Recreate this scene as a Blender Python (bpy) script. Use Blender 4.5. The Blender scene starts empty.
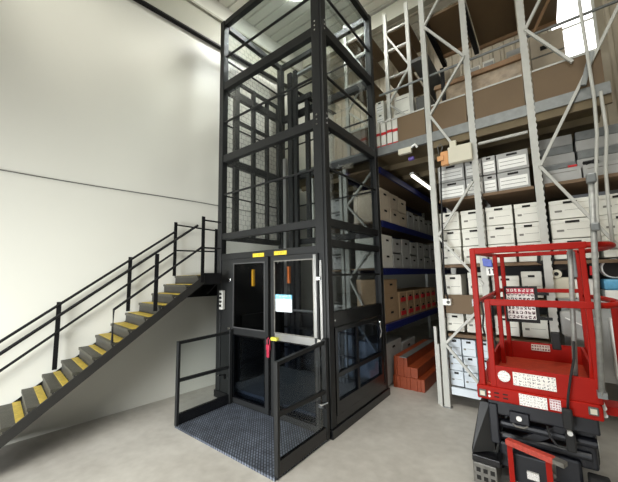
import bpy, math, random
from mathutils import Vector, Matrix
random.seed(7)
S = bpy.context.scene
COL = S.collection
V = Vector

# ------------------------------------------------------------------ materials
def nodes(name):
    m = bpy.data.materials.new(name); m.use_nodes = True
    nt = m.node_tree
    return m, nt, nt.nodes['Principled BSDF'], nt.nodes['Material Output']

def rgb(r, g, b):
    f = lambda c: (c / 255 / 12.92) if c / 255 <= .04045 else ((c / 255 + .055) / 1.055) ** 2.4
    return (f(r), f(g), f(b), 1)

def mat(name, col, rough=.5, metal=0, var=.08, scale=6, bump=0, bscale=60, spec=.5):
    """plain surface whose colour wanders a little (dirt, wear) with an object-space noise"""
    m, nt, b, out = nodes(name)
    b.inputs['Roughness'].default_value = rough
    b.inputs['Metallic'].default_value = metal
    b.inputs['Specular IOR Level'].default_value = spec
    tc = nt.nodes.new('ShaderNodeTexCoord')
    n = nt.nodes.new('ShaderNodeTexNoise'); n.inputs['Scale'].default_value = scale
    n.inputs['Detail'].default_value = 5
    nt.links.new(tc.outputs['Object'], n.inputs['Vector'])
    r = nt.nodes.new('ShaderNodeValToRGB')
    r.color_ramp.elements[0].position = .3; r.color_ramp.elements[1].position = .7
    r.color_ramp.elements[0].color = tuple(c * (1 - var) for c in col[:3]) + (1,)
    r.color_ramp.elements[1].color = tuple(min(1, c * (1 + var)) for c in col[:3]) + (1,)
    nt.links.new(n.outputs['Fac'], r.inputs['Fac'])
    nt.links.new(r.outputs['Color'], b.inputs['Base Color'])
    if bump:
        n2 = nt.nodes.new('ShaderNodeTexNoise'); n2.inputs['Scale'].default_value = bscale
        n2.inputs['Detail'].default_value = 4
        nt.links.new(tc.outputs['Object'], n2.inputs['Vector'])
        bp = nt.nodes.new('ShaderNodeBump'); bp.inputs['Strength'].default_value = bump
        bp.inputs['Distance'].default_value = .01
        nt.links.new(n2.outputs['Fac'], bp.inputs['Height'])
        nt.links.new(bp.outputs['Normal'], b.inputs['Normal'])
    return m

def glass_mat(name, tint, refl=.04, rough=.02):
    """thin clear sheet: see-through with a Fresnel mirror on top"""
    m, nt, b, out = nodes(name)
    nt.nodes.remove(b)
    t = nt.nodes.new('ShaderNodeBsdfTransparent'); t.inputs['Color'].default_value = tint
    g = nt.nodes.new('ShaderNodeBsdfGlossy'); g.inputs['Roughness'].default_value = rough
    fr = nt.nodes.new('ShaderNodeLayerWeight'); fr.inputs['Blend'].default_value = refl * 3
    mx = nt.nodes.new('ShaderNodeMixShader')
    ml = nt.nodes.new('ShaderNodeMath'); ml.operation = 'MULTIPLY'; ml.inputs[1].default_value = .32
    nt.links.new(fr.outputs['Fresnel'], ml.inputs[0])
    nt.links.new(ml.outputs[0], mx.inputs[0])
    nt.links.new(t.outputs[0], mx.inputs[1]); nt.links.new(g.outputs[0], mx.inputs[2])
    nt.links.new(mx.outputs[0], out.inputs['Surface'])
    return m

def mesh_screen_mat(name):
    """welded wire mesh: wires of a brick-like grid, open between them"""
    m, nt, b, out = nodes(name)
    b.inputs['Base Color'].default_value = rgb(40, 41, 40); b.inputs['Roughness'].default_value = .6
    tc = nt.nodes.new('ShaderNodeTexCoord'); sp = nt.nodes.new('ShaderNodeSeparateXYZ'); cb = nt.nodes.new('ShaderNodeCombineXYZ')
    nt.links.new(tc.outputs['Object'], sp.inputs[0])
    nt.links.new(sp.outputs['Y'], cb.inputs['X']); nt.links.new(sp.outputs['Z'], cb.inputs['Y'])
    br = nt.nodes.new('ShaderNodeTexBrick'); br.inputs['Scale'].default_value = 1
    br.inputs['Brick Width'].default_value = .10; br.inputs['Row Height'].default_value = .085
    br.inputs['Mortar Size'].default_value = .0013; br.inputs['Mortar Smooth'].default_value = 0
    br.inputs['Color1'].default_value = br.inputs['Color2'].default_value = (0, 0, 0, 1)
    br.inputs['Mortar'].default_value = (1, 1, 1, 1)
    nt.links.new(cb.outputs[0], br.inputs['Vector'])
    t = nt.nodes.new('ShaderNodeBsdfTransparent'); mx = nt.nodes.new('ShaderNodeMixShader')
    nt.links.new(br.outputs['Fac'], mx.inputs[0]); nt.links.new(t.outputs[0], mx.inputs[1]); nt.links.new(b.outputs[0], mx.inputs[2])
    nt.links.new(mx.outputs[0], out.inputs['Surface'])
    return m

def emit(name, col, s):
    m, nt, b, out = nodes(name)
    b.inputs['Base Color'].default_value = col
    b.inputs['Emission Color'].default_value = col; b.inputs['Emission Strength'].default_value = s
    return m

def print_mat(name, paper, ink, cols, rows, thr=.5, seed=0., head=None, headcol=None):
    """paper printed with a grid of small marks (illegible at this size); head = share of the sheet that is a solid band"""
    m, nt, b, out = nodes(name)
    b.inputs['Roughness'].default_value = .5
    tc = nt.nodes.new('ShaderNodeTexCoord'); sp = nt.nodes.new('ShaderNodeSeparateXYZ')
    nt.links.new(tc.outputs['Generated'], sp.inputs[0])
    def mth(op, a, bb=None):
        n = nt.nodes.new('ShaderNodeMath'); n.operation = op
        for i, q in enumerate((a, bb)):
            if q is None: continue
            if isinstance(q, (int, float)): n.inputs[i].default_value = q
            else: nt.links.new(q, n.inputs[i])
        return n.outputs[0]
    u, v = sp.outputs['X'], sp.outputs['Z']
    def cell(t, k, lo):
        fr = mth('FRACT', mth('MULTIPLY', t, k))
        return mth('MULTIPLY', mth('GREATER_THAN', fr, lo), mth('LESS_THAN', fr, 1 - lo))
    inside = mth('MULTIPLY', cell(u, cols, .14), cell(v, rows, .16))
    cb = nt.nodes.new('ShaderNodeCombineXYZ')
    nt.links.new(mth('MULTIPLY', u, cols * 3.1), cb.inputs[0]); nt.links.new(mth('MULTIPLY', v, rows * 3.1), cb.inputs[1])
    cb.inputs[2].default_value = seed
    nz = nt.nodes.new('ShaderNodeTexNoise'); nz.inputs['Scale'].default_value = 1.0; nz.inputs['Detail'].default_value = 1
    nt.links.new(cb.outputs[0], nz.inputs['Vector'])
    mask = mth('MULTIPLY', inside, mth('GREATER_THAN', nz.outputs['Fac'], thr))
    mx = nt.nodes.new('ShaderNodeMix'); mx.data_type = 'RGBA'
    nt.links.new(mask, mx.inputs[0]); mx.inputs[6].default_value = paper; mx.inputs[7].default_value = ink
    col = mx.outputs[2]
    if head:
        m2 = nt.nodes.new('ShaderNodeMix'); m2.data_type = 'RGBA'
        nt.links.new(mth('GREATER_THAN', v, 1 - head), m2.inputs[0])
        nt.links.new(col, m2.inputs[6])
        m3 = nt.nodes.new('ShaderNodeMix'); m3.data_type = 'RGBA'
        nt.links.new(mth('MULTIPLY', mask, 1), m3.inputs[0]); m3.inputs[6].default_value = headcol; m3.inputs[7].default_value = paper
        nt.links.new(m3.outputs[2], m2.inputs[7])
        col = m2.outputs[2]
    nt.links.new(col, b.inputs['Base Color'])
    return m

M = {}
M['wall'] = mat('wall_paint', rgb(215, 214, 203), .38, var=.012, scale=.8, bump=.02, bscale=40)
M['back'] = mat('back_cladding', rgb(196, 186, 166), .6, var=.05)
M['eaves'] = mat('eaves_steel', rgb(166, 165, 150), .5, var=.04, scale=1.5)
M['ceil'] = mat('roof_sheet', rgb(228, 227, 218), .5, var=.04, scale=1.2)
M['black'] = mat('powder_black', rgb(28, 29, 29), .45, spec=.35, var=.10, scale=4, bump=.03)
M['blackgloss'] = mat('gloss_black', rgb(16, 16, 18), .25, var=.1)
M['anod'] = mat('brushed_aluminium', rgb(168, 168, 166), .32, metal=.85, var=.06)
M['chrome'] = mat('chrome', rgb(225, 225, 225), .12, metal=1, var=.02)
M['blackrail'] = mat('railing_black', rgb(14, 14, 15), .5, spec=.25)
M['tread'] = mat('chequer_tread', rgb(64, 62, 52), .5, metal=.2, var=.22, scale=14, bump=.25, bscale=90)
M['string'] = mat('stringer_black', rgb(32, 31, 28), .5, var=.12)
M['riser'] = mat('riser_grey', rgb(40, 39, 35), .5, var=.15)
M['yellow'] = mat('nosing_yellow', rgb(196, 170, 62), .55, var=.2, scale=30)
M['rack'] = mat('rack_paint', rgb(184, 184, 176), .5, var=.06, scale=9)
M['galv'] = mat('galvanised_steel', rgb(124, 127, 125), .45, metal=.35, var=.12, scale=14)
M['chip'] = mat('chipboard', rgb(112, 90, 66), .7, var=.1, scale=30)
M['brown'] = mat('kick_board', rgb(104, 84, 58), .65, var=.06, scale=3)
M['underboard'] = mat('deck_boards', rgb(108, 95, 70), .75, var=.14, scale=5)
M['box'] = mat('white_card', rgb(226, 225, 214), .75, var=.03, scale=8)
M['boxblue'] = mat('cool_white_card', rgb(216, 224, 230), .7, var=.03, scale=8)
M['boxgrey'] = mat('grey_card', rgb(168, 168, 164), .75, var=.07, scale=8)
M['boxtan'] = mat('kraft_card', rgb(170, 142, 108), .8, var=.06, scale=8)
M['boxcream'] = mat('cream_card', rgb(206, 192, 170), .8, var=.05, scale=8)
M['slot'] = mat('slot_dark', rgb(30, 28, 26), .9, var=.05)
M['ink'] = mat('ink_grey', rgb(126, 124, 116), .8, var=.1)
M['bluebeam'] = mat('beam_blue', rgb(14, 26, 92), .45, var=.08)
M['orange'] = mat('beam_orange', rgb(142, 62, 28), .5, var=.14, scale=10)
M['red'] = mat('lift_red', rgb(156, 24, 13), .45, spec=.15, var=.08, scale=5)
M['reddeck'] = mat('worn_red_deck', rgb(164, 56, 36), .6, spec=.2, var=.14, scale=18, bump=.2, bscale=130)
M['wornred'] = mat('worn_red_step', rgb(178, 66, 52), .5, var=.25, scale=40)
M['navy'] = mat('chassis_navy', rgb(15, 18, 26), .45, var=.15)
M['rubber'] = mat('rubber', rgb(22, 22, 22), .7, var=.1)
M['steel'] = mat('worn_steel', rgb(118, 116, 110), .42, metal=.5, var=.25, scale=25)
M['pole'] = mat('pole_steel', rgb(150, 150, 145), .5, metal=.3, var=.22, scale=22)
M['white'] = mat('white_plastic', rgb(236, 236, 230), .45, var=.03)
M['beige'] = mat('beige_plastic', rgb(204, 199, 178), .5, var=.04)
M['peach'] = mat('orange_plastic', rgb(206, 150, 96), .5, var=.05)
M['redbright'] = mat('red_print', rgb(200, 36, 40), .6, var=.05)
M['crimson'] = mat('crimson_tag', rgb(168, 28, 58), .45, var=.05)
M['limey'] = mat('yellow_latch', rgb(206, 200, 70), .45, var=.08)
M['orangelever'] = mat('orange_lever', rgb(214, 110, 40), .45, var=.05)
M['amber'] = mat('amber_lever', rgb(214, 156, 30), .45, var=.05)
M['blueplastic'] = mat('blue_plastic', rgb(86, 104, 190), .5, var=.15, scale=20)
M['cyan'] = mat('sky_blue_plastic', rgb(96, 168, 206), .4, var=.2, scale=16)
M['purple'] = mat('purple_plastic', rgb(96, 78, 150), .5, var=.05)
M['darkgrey'] = mat('dark_grey_card', rgb(92, 92, 88), .7, var=.12)
M['film'] = mat('film_wrapped_boards', rgb(164, 146, 122), .22, var=.22, scale=11, bump=1.0, bscale=22)
M['wood'] = mat('pale_wood', rgb(146, 114, 82), .6, var=.12, scale=12)
M['tubelight'] = emit('lamp_tube', (1, .97, .86, 1), 3.2)
M['rooflight'] = emit('rooflight_pane', (1, 1, .97, 1), 75)
M['daylight'] = emit('daylight_pane', (1, 1, 1, 1), 3.5)
M['glass'] = glass_mat('lift_glass', (.95, .96, .955, 1), .05)
M['smoke'] = glass_mat('smoked_glass', (.80, .81, .82, 1), .05)
M['clear'] = glass_mat('clear_sheet', (.90, .92, .92, 1), .03)
M['bluesmoke'] = glass_mat('smoked_blue_glass', (.55, .60, .68, 1), .07)
M['screen'] = mesh_screen_mat('wire_mesh')
M['darkmetal'] = mat('dark_steel', rgb(34, 34, 33), .5, metal=.2, var=.15)
M['darktrim'] = mat('dark_trim', rgb(84, 84, 84), .4, metal=.4)
M['p_notice'] = print_mat('notice_print', rgb(214, 220, 224), rgb(110, 110, 116), 5, 6, .58, 3, .26, rgb(120, 196, 226))
M['p_yellow'] = print_mat('yellow_label_print', rgb(226, 198, 50), rgb(70, 60, 20), 7, 1, .55, 1)
M['p_pict'] = print_mat('pictogram_print', rgb(240, 236, 232), rgb(74, 28, 44), 7, 7, .46, 2, .2, rgb(190, 30, 60))
M['p_lab'] = print_mat('sticker_print', rgb(236, 232, 224), rgb(96, 92, 100), 9, 4, .55, 5)
M['p_lab2'] = print_mat('sticker_print_two', rgb(240, 238, 232), rgb(130, 122, 124), 8, 4, .54, 8)
M['p_lab3'] = print_mat('sticker_print_three', rgb(232, 222, 222), rgb(150, 30, 60), 4, 4, .46, 4)
M['p_plate'] = print_mat('plate_print', rgb(214, 208, 196), rgb(120, 70, 64), 7, 2, .42, 6)

def floor_mat():
    m, nt, b, out = nodes('concrete_floor')
    tc = nt.nodes.new('ShaderNodeTexCoord')
    n1 = nt.nodes.new('ShaderNodeTexNoise'); n1.inputs['Scale'].default_value = 1.1; n1.inputs['Detail'].default_value = 8; n1.inputs['Distortion'].default_value = .6
    n2 = nt.nodes.new('ShaderNodeTexNoise'); n2.inputs['Scale'].default_value = 9; n2.inputs['Detail'].default_value = 8
    nt.links.new(tc.outputs['Object'], n1.inputs[0]); nt.links.new(tc.outputs['Object'], n2.inputs[0])
    mx = nt.nodes.new('ShaderNodeMix'); mx.data_type = 'FLOAT'; mx.inputs[0].default_value = .4
    nt.links.new(n1.outputs['Fac'], mx.inputs[2]); nt.links.new(n2.outputs['Fac'], mx.inputs[3])
    r = nt.nodes.new('ShaderNodeValToRGB')
    r.color_ramp.elements[0].position = .34; r.color_ramp.elements[1].position = .66
    r.color_ramp.elements[0].color = rgb(170, 165, 156); r.color_ramp.elements[1].color = rgb(198, 194, 185)
    nt.links.new(mx.outputs[0], r.inputs[0]); nt.links.new(r.outputs[0], b.inputs['Base Color'])
    b.inputs['Roughness'].default_value = .5
    bp = nt.nodes.new('ShaderNodeBump'); bp.inputs['Strength'].default_value = .12; bp.inputs['Distance'].default_value = .01
    nt.links.new(n2.outputs['Fac'], bp.inputs['Height']); nt.links.new(bp.outputs[0], b.inputs['Normal'])
    return m
M['floor'] = floor_mat()

def chequer_mat():
    m, nt, b, out = nodes('chequer_plate')
    tc = nt.nodes.new('ShaderNodeTexCoord'); mp = nt.nodes.new('ShaderNodeMapping'); mp.inputs['Rotation'].default_value = (0, 0, .785)
    nt.links.new(tc.outputs['Object'], mp.inputs[0])
    ck = nt.nodes.new('ShaderNodeTexBrick'); ck.inputs['Scale'].default_value = 1
    ck.inputs['Brick Width'].default_value = .05; ck.inputs['Row Height'].default_value = .026; ck.inputs['Mortar Size'].default_value = .006
    ck.inputs['Color1'].default_value = rgb(126, 133, 145); ck.inputs['Color2'].default_value = rgb(106, 113, 125); ck.inputs['Mortar'].default_value = rgb(52, 57, 65)
    nt.links.new(mp.outputs[0], ck.inputs['Vector'])
    n = nt.nodes.new('ShaderNodeTexNoise'); n.inputs['Scale'].default_value = 7; n.inputs['Detail'].default_value = 8
    nt.links.new(tc.outputs['Object'], n.inputs[0])
    r = nt.nodes.new('ShaderNodeValToRGB'); r.color_ramp.elements[0].position = .3; r.color_ramp.elements[1].position = .75
    r.color_ramp.elements[0].color = (.62, .62, .62, 1); r.color_ramp.elements[1].color = (1.35, 1.35, 1.35, 1)
    nt.links.new(n.outputs[0], r.inputs[0])
    mx = nt.nodes.new('ShaderNodeMix'); mx.data_type = 'RGBA'; mx.blend_type = 'MULTIPLY'; mx.inputs[0].default_value = 1
    nt.links.new(ck.outputs['Color'], mx.inputs[6]); nt.links.new(r.outputs[0], mx.inputs[7])
    nt.links.new(mx.outputs[2], b.inputs['Base Color'])
    b.inputs['Roughness'].default_value = .5; b.inputs['Metallic'].default_value = .25
    bp = nt.nodes.new('ShaderNodeBump'); bp.inputs['Strength'].default_value = .5; bp.inputs['Distance'].default_value = .006; bp.invert = True
    nt.links.new(ck.outputs['Fac'], bp.inputs['Height']); nt.links.new(bp.outputs[0], b.inputs['Normal'])
    return m
M['chequer'] = chequer_mat()

# ------------------------------------------------------------------ mesh builder
ORG = {}           # world position of every root (children keep their vertices relative to it)
class MB:
    def __init__(self): self.v = []; self.f = []
    def add(self, vs, fs):
        o = len(self.v); self.v += [V(p) for p in vs]; self.f += [[i + o for i in q] for q in fs]; return self
    def box(self, x0, x1, y0, y1, z0, z1):
        return self.hexa([(x0, y0, z0), (x1, y0, z0), (x1, y1, z0), (x0, y1, z0), (x0, y0, z1), (x1, y0, z1), (x1, y1, z1), (x0, y1, z1)])
    def hexa(self, p):
        return self.add(p, [(0, 3, 2, 1), (4, 5, 6, 7), (0, 1, 5, 4), (1, 2, 6, 5), (2, 3, 7, 6), (3, 0, 4, 7)])
    def bar(self, p, q, w, h, up=(0, 0, 1)):
        """rectangular bar from p to q, h along up, w across"""
        p, q = V(p), V(q); d = (q - p).normalized(); up = V(up)
        if abs(d.dot(up)) > .99: up = V((0, 1, 0))
        s = d.cross(up).normalized() * (w / 2); u = s.cross(d).normalized() * (h / 2)
        return self.hexa([p - s - u, p + s - u, q + s - u, q - s - u, p - s + u, p + s + u, q + s + u, q - s + u])
    def tube(self, pts, r, n=10, closed=False):
        pts = [V(p) for p in pts]; rings = []
        for i, p in enumerate(pts):
            a = pts[max(i - 1, 0)]; b = pts[min(i + 1, len(pts) - 1)]
            d = (b - a).normalized(); up = V((0, 0, 1)) if abs(d.z) < .9 else V((0, 1, 0))
            s = d.cross(up).normalized(); u = s.cross(d)
            rings.append([p + (s * math.cos(t) + u * math.sin(t)) * r for t in [2 * math.pi * k / n for k in range(n)]])
        vs = [q for rg in rings for q in rg]; fs = []
        for i in range(len(rings) - 1):
            for k in range(n): fs.append((i * n + k, i * n + (k + 1) % n, (i + 1) * n + (k + 1) % n, (i + 1) * n + k))
        fs.append(tuple(range(n))[::-1]); fs.append(tuple((len(rings) - 1) * n + k for k in range(n)))
        return self.add(vs, fs)
    def prism(self, poly, vec):
        """closed polygon (3-D points) swept by vec"""
        n = len(poly); a = [V(p) for p in poly]; b = [p + V(vec) for p in a]
        return self.add(a + b, [tuple(range(n))[::-1], tuple(range(n, 2 * n))] + [(i, (i + 1) % n, n + (i + 1) % n, n + i) for i in range(n)])
    def frame_xz(self, x0, x1, y0, y1, z0, z1, t, tb=None):
        """rectangular frame standing in the x-z plane as one connected ring"""
        tb = t if tb is None else tb
        o = [(x0, z0), (x1, z0), (x1, z1), (x0, z1)]; i = [(x0 + t, z0 + tb), (x1 - t, z0 + tb), (x1 - t, z1 - t), (x0 + t, z1 - t)]
        vs = [(x, y0, z) for x, z in o + i] + [(x, y1, z) for x, z in o + i]
        return self._ring(vs)
    def frame_yz(self, y0, y1, x0, x1, z0, z1, t, tb=None):
        tb = t if tb is None else tb
        o = [(y0, z0), (y1, z0), (y1, z1), (y0, z1)]; i = [(y0 + t, z0 + tb), (y1 - t, z0 + tb), (y1 - t, z1 - t), (y0 + t, z1 - t)]
        vs = [(x0, y, z) for y, z in o + i] + [(x1, y, z) for y, z in o + i]
        return self._ring(vs)
    def _ring(self, vs):
        fs = []
        for k in range(4):
            j = (k + 1) % 4
            fs += [(k, j, 4 + j, 4 + k), (8 + j, 8 + k, 12 + k, 12 + j), (j, k, 8 + k, 8 + j), (4 + k, 4 + j, 12 + j, 12 + k)]
        return self.add(vs, fs)
    def build(self, name, m, parent=None, bevel=0, smooth=False):
        me = bpy.data.meshes.new(name); o = bpy.data.objects.new(name, me); COL.objects.link(o)
        if parent is not None:
            org = ORG[parent.name]; o.parent = parent
        else:
            xs = [p.x for p in self.v]; ys = [p.y for p in self.v]; zs = [p.z for p in self.v]
            org = V(((min(xs) + max(xs)) / 2, (min(ys) + max(ys)) / 2, min(zs))); o.location = org
        ORG[o.name] = org
        me.from_pydata([tuple(p - org) for p in self.v], [], self.f); me.update()
        import bmesh
        bm = bmesh.new(); bm.from_mesh(me); bmesh.ops.recalc_face_normals(bm, faces=bm.faces); bm.to_mesh(me); bm.free()
        me.materials.append(m if not isinstance(m, str) else M[m])
        if smooth:
            for p in me.polygons: p.use_smooth = True
        if bevel:
            b = o.modifiers.new('bevel', 'BEVEL'); b.width = bevel; b.segments = 2; b.limit_method = 'ANGLE'; b.angle_limit = .9
        return o

def tag(o, label=None, cat=None, group=None, kind=None):
    if label: o['label'] = label
    if cat: o['category'] = cat
    if group: o['group'] = group
    if kind: o['kind'] = kind
    return o
def thing(name, loc, label, cat, group=None):
    o = bpy.data.objects.new(name, None); o.empty_display_size = .1; COL.objects.link(o)
    o.location = loc; ORG[o.name] = V(loc)
    return tag(o, label, cat, group)
def struct(mb, name, m, **k):
    return tag(mb.build(name, m, **k), kind='structure')
def box(*a): return MB().box(*a)

# ------------------------------------------------------------------ the setting
WA = math.radians(6.5)                       # the long white wall is not quite square to the racking
Wd = V((math.sin(WA), math.cos(WA), 0)); Wn = V((math.cos(WA), -math.sin(WA), 0)); W0 = V((-4.62, 2, 0))
def W(s, off, z): return W0 + Wd * s + Wn * off + V((0, 0, z))
def wbox(s0, s1, o0, o1, z0, z1):
    return MB().hexa([W(s0, o0, z0), W(s0, o1, z0), W(s1, o1, z0), W(s1, o0, z0), W(s0, o0, z1), W(s0, o1, z1), W(s1, o1, z1), W(s1, o0, z1)])
CEIL = 7.0; YB = 6.55
struct(box(-6.2, 4.5, -5, 13.1, -.1, 0), 'floor', 'floor')
struct(wbox(-6, 11.5, -.2, 0, 0, CEIL), 'wall_left', 'wall')
# roof sheeting: trapezoid ribs across the hall
rb = []; y = -4.0
while y < YB + .1:
    rb += [(y, CEIL - .03), (y + .165, CEIL - .03), (y + .17, CEIL + .004), (y + .2, CEIL + .004)]; y += .205
cm = MB(); n = len(rb)
cm.add([(-6.2, a, b) for a, b in rb] + [(4.5, a, b) for a, b in rb], [(i, i + 1, n + i + 1, n + i) for i in range(n - 1)])
cm.box(-6.2, 4.5, -4, YB + .1, CEIL + .01, CEIL + .08)
struct(cm, 'ceiling', 'ceil')
bw = MB(); xs = []; x = -6.0
while x < 4.4:
    xs += [(x, YB), (x + .10, YB), (x + .12, YB - .03), (x + .16, YB - .03)]; x += .18
n = len(xs)
bw.add([(a, b, 3.7) for a, b in xs] + [(a, b, CEIL) for a, b in xs], [(i, i + 1, n + i + 1, n + i) for i in range(n - 1)])
bw.box(-6, 4.4, YB + .01, YB + .1, 3.66, CEIL)
struct(bw, 'wall_back', 'back')
struct(box(1.75, 1.9, 3.2, 13, 0, CEIL), 'wall_right', 'wall')
struct(box(-6, 4.4, 13, 13.1, 0, 3.7), 'wall_rear', 'darkmetal')  # dark colour stands in for the unlit depth of the aisle
eb = wbox(-5.8, 5.1, .002, .07, 6.03, 6.5); struct(eb, 'trim_1', 'eaves')
struct(wbox(-5.8, 5.1, .002, .085, 6.0, 6.03), 'trim_2', 'blackrail')
struct(wbox(-5.8, 5.1, .002, .12, 6.5, 6.54), 'trim_3', 'eaves')
# steel purlin across the hall and a roof beam
struct(MB().box(-4.1, 4.4, 5.25, 5.37, 6.62, 6.93), 'trim_4', 'eaves')
struct(MB().box(-4.1, 4.4, 2.45, 2.55, 6.72, 6.93), 'trim_5', 'eaves')
# high window at the back right
w = tag(MB().frame_xz(.42, 1.02, YB - .09, YB - .035, 5.28, 6.97, .04).build('window_1', 'white'), kind='structure')
box(.46, .98, YB - .07, YB - .05, 5.32, 6.93).build('pane', 'daylight', w)
MB().bar((.46, YB - .08, 5.85), (.98, YB - .08, 5.85), .03, .03).build('glazing_bar', 'white', w)
# the roof-light strip seen through the top of the lift
rl = tag(box(-3.32, -2.3, 3.45, 4.05, CEIL - .06, CEIL - .04).build('window_2', 'rooflight'), kind='structure')

# mezzanine: deck boards, edge channel
struct(box(-4.1, .72, 4.5, 13, 3.66, 3.70), 'floor_mezzanine', 'underboard')
for i, y in enumerate((5.0, 5.7, 6.4)):
    struct(box(-4.0, .7, y, y + .06, 3.57, 3.66), 'trim_%d' % (6 + i), 'underboard')
struct(box(-3.95, .74, 4.44, 4.5, 3.65, 3.785), 'trim_9', 'galv')
struct(box(-1.15, .74, 4.46, 4.5, 3.55, 3.65), 'trim_10', 'underboard')

# ------------------------------------------------------------------ wall cable
tag(MB().tube([W(s, .012, 3.01 + .008 * math.sin(s * 2)) for s in [-3 + i * .3 for i in range(26)]], .006, 6).build('wall_cable', 'darkgrey'),
    'thin dark cable running level along the white wall above the stairs', 'cable')

# ------------------------------------------------------------------ staircase
st = thing('staircase', W(-.4, .42, 0), 'black steel staircase with yellow nosings climbing along the white wall to a landing', 'stairs')
RISE, GO, NEAR, FAR, TOP = .1225, .164, .80, .06, 1.79
NS = 14
def nose(k): return .49 - GO * k, TOP - RISE * k          # nosing (s, z) of tread k counted down from the landing
for k in range(NS):
    s, z = nose(k)
    tr = wbox(s, s + GO + .01, FAR, NEAR, z - .03, z).build('tread', 'tread', st)
    ng = MB()
    b0 = s + GO - (.125 if k < 7 else .065)
    ng.hexa([W(b0, FAR, z - .003), W(b0, NEAR + .002, z - .003), W(s + GO, NEAR + .002, z - .003), W(s + GO, FAR, z - .003),
             W(b0, FAR, z + .004), W(b0, NEAR + .002, z + .004), W(s + GO, NEAR + .002, z + .004), W(s + GO, FAR, z + .004)])
    ng.build('nosing', 'yellow', tr)
    tag(wbox(s + .012, s + .03, FAR, NEAR, z - RISE, z - .03).build('riser', 'riser', st))
def stringer(o0, o1, up=-.05):
    a = nose(-0.6); b = nose(NS)
    dn = .165
    pts = [(a[0], a[1] - .02 + up), (b[0], b[1] + up), (b[0] - .02, 0.0), (b[0] + .12, 0.0), (a[0], a[1] - dn - .02)]
    m = MB().prism([W(s, o0, z) for s, z in pts], Wn * (o1 - o0)); return m
stringer(NEAR, NEAR + .02).build('stringer', 'string', st)
stringer(FAR - .03, FAR - .01, -.13).build('stringer', 'string', st)
# landing
ls0 = nose(0)[0]
wbox(ls0 + .03, .84, FAR, NEAR, TOP - .03, TOP).build('landing', 'tread', st)
wbox(.84, 1.5, FAR, .44, TOP - .03, TOP).build('landing', 'tread', st)
wbox(ls0 + .06, .84, NEAR, NEAR + .02, TOP - .13, TOP + .03).build('landing_edge', 'blackrail', st)
MB().hexa([W(.6, .02, 1.45), W(.6, .05, 1.45), W(1.5, .05, 1.45), W(1.5, .02, 1.45), W(.6, .02, 1.75), W(.6, .05, 1.75), W(1.5, .05, 1.75), W(1.5, .02, 1.75)]).build('wall_bracket', 'blackrail', st)
MB().prism([W(.66, .05, 1.74), W(.66, .05, 1.48), W(.66, .55, 1.72), W(.66, .55, 1.76)], Wd * .03).build('gusset', 'blackrail', st)
MB().prism([W(1.02, .05, 1.74), W(1.02, .05, 1.48), W(1.02, .46, 1.72), W(1.02, .46, 1.76)], Wd * .03).build('gusset', 'blackrail', st)
def pitch(s, up):                                          # height of a rail `up` above the nosing line
    return TOP + up + (s - .49) * RISE / GO
def railing(off, posts, name='railing'):
    r = MB().tube([W(-2.1, off, pitch(-2.1, .70)), W(.47, off, pitch(.47, .70))], .016, 8).build('railing', 'blackrail', st)
    for s, z0, z1 in posts:
        MB().bar(W(s, off, z0), W(s, off, z1), .046, .014, tuple(Wn)).build('post', 'blackrail', r)
    return r
r1 = railing(.09, [(-.88, .72, 1.50), (-.14, 1.32, 2.06), (.47, TOP, 2.62), (1.16, TOP, 2.58)])
MB().tube([W(-2.1, .09, pitch(-2.1, .38)), W(.47, .09, pitch(.47, .38))], .015, 8).build('rail', 'blackrail', r1)
MB().tube([W(.47, .09, 2.58), W(1.16, .09, 2.55)], .012, 8).build('rail', 'blackrail', r1)
MB().tube([W(.47, .09, 2.18), W(1.16, .09, 2.19)], .012, 8).build('rail', 'blackrail', r1)
r2 = railing(.83, [(-.05, 1.36, 2.06), (.55, TOP - .1, 2.61)])
MB().tube([W(-.49, .83, 1.06), W(-.49, .83, pitch(-.49, .36)), W(.54, .83, pitch(.53, .36))], .015, 8).build('rail', 'blackrail', r2)
MB().tube([W(.55, .83, 2.56), W(.82, .83, 2.555)], .012, 8).build('rail', 'blackrail', r2)
MB().tube([W(.55, .83, 2.17), W(.82, .83, 2.17)], .012, 8).build('rail', 'blackrail', r2)

# ------------------------------------------------------------------ platform lift
LX0, LX1, LY0, LY1, LT = -4.03, -1.955, 2.9, 4.41, 6.08
lift = thing('platform_lift', ((LX0 + LX1) / 2, (LY0 + LY1) / 2, 0), 'tall black glazed platform lift shaft with double doors between stairs and racking', 'lift')
def lp(mb, name, m='black', parent=None, **k): return mb.build(name, m, parent or lift, **k)
lp(box(LX0 - .02, LX1 + .02, LY0 - .01, LY1 + .02, 0, .10), 'base_plinth', 'blackgloss', bevel=.006)
# posts
for (x0, x1, y0, y1) in ((LX0, LX0 + .10, LY0, LY0 + .10), (LX1 - .17, LX1, LY0, LY0 + .10), (LX0, LX0 + .10, LY1 - .12, LY1), (LX1 - .10, LX1, LY1 - .09, LY1)):
    lp(box(x0, x1, y0, y1, .10, LT), 'corner_post', bevel=.008)
lp(box(LX1 - .055, LX1 - .035, LY0 - .012, LY0, .3, LT), 'post_strip', 'black')
FB = [(2.335, 2.43), (3.58, 3.70), (4.82, 4.95), (5.98, LT)]
for z0, z1 in FB:
    lp(box(LX0 + .11, LX1 - .17, LY0 + .01, LY0 + .09, z0, z1), 'crossbeam', bevel=.006)
    lp(box(LX1 - .08, LX1 - .005, LY0 + .10, LY1 - .09, z0, z1 if z1 < 5 else z1 - .02), 'crossbeam', bevel=.006)
    lp(box(LX0 + .005, LX0 + .09, LY0 + .12, LY1 - .12, z0, z1), 'crossbeam', bevel=.006)
    lp(box(LX0 + .10, LX1 - .10, LY1 - .085, LY1 - .01, z0, z1), 'crossbeam', bevel=.006)
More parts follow.
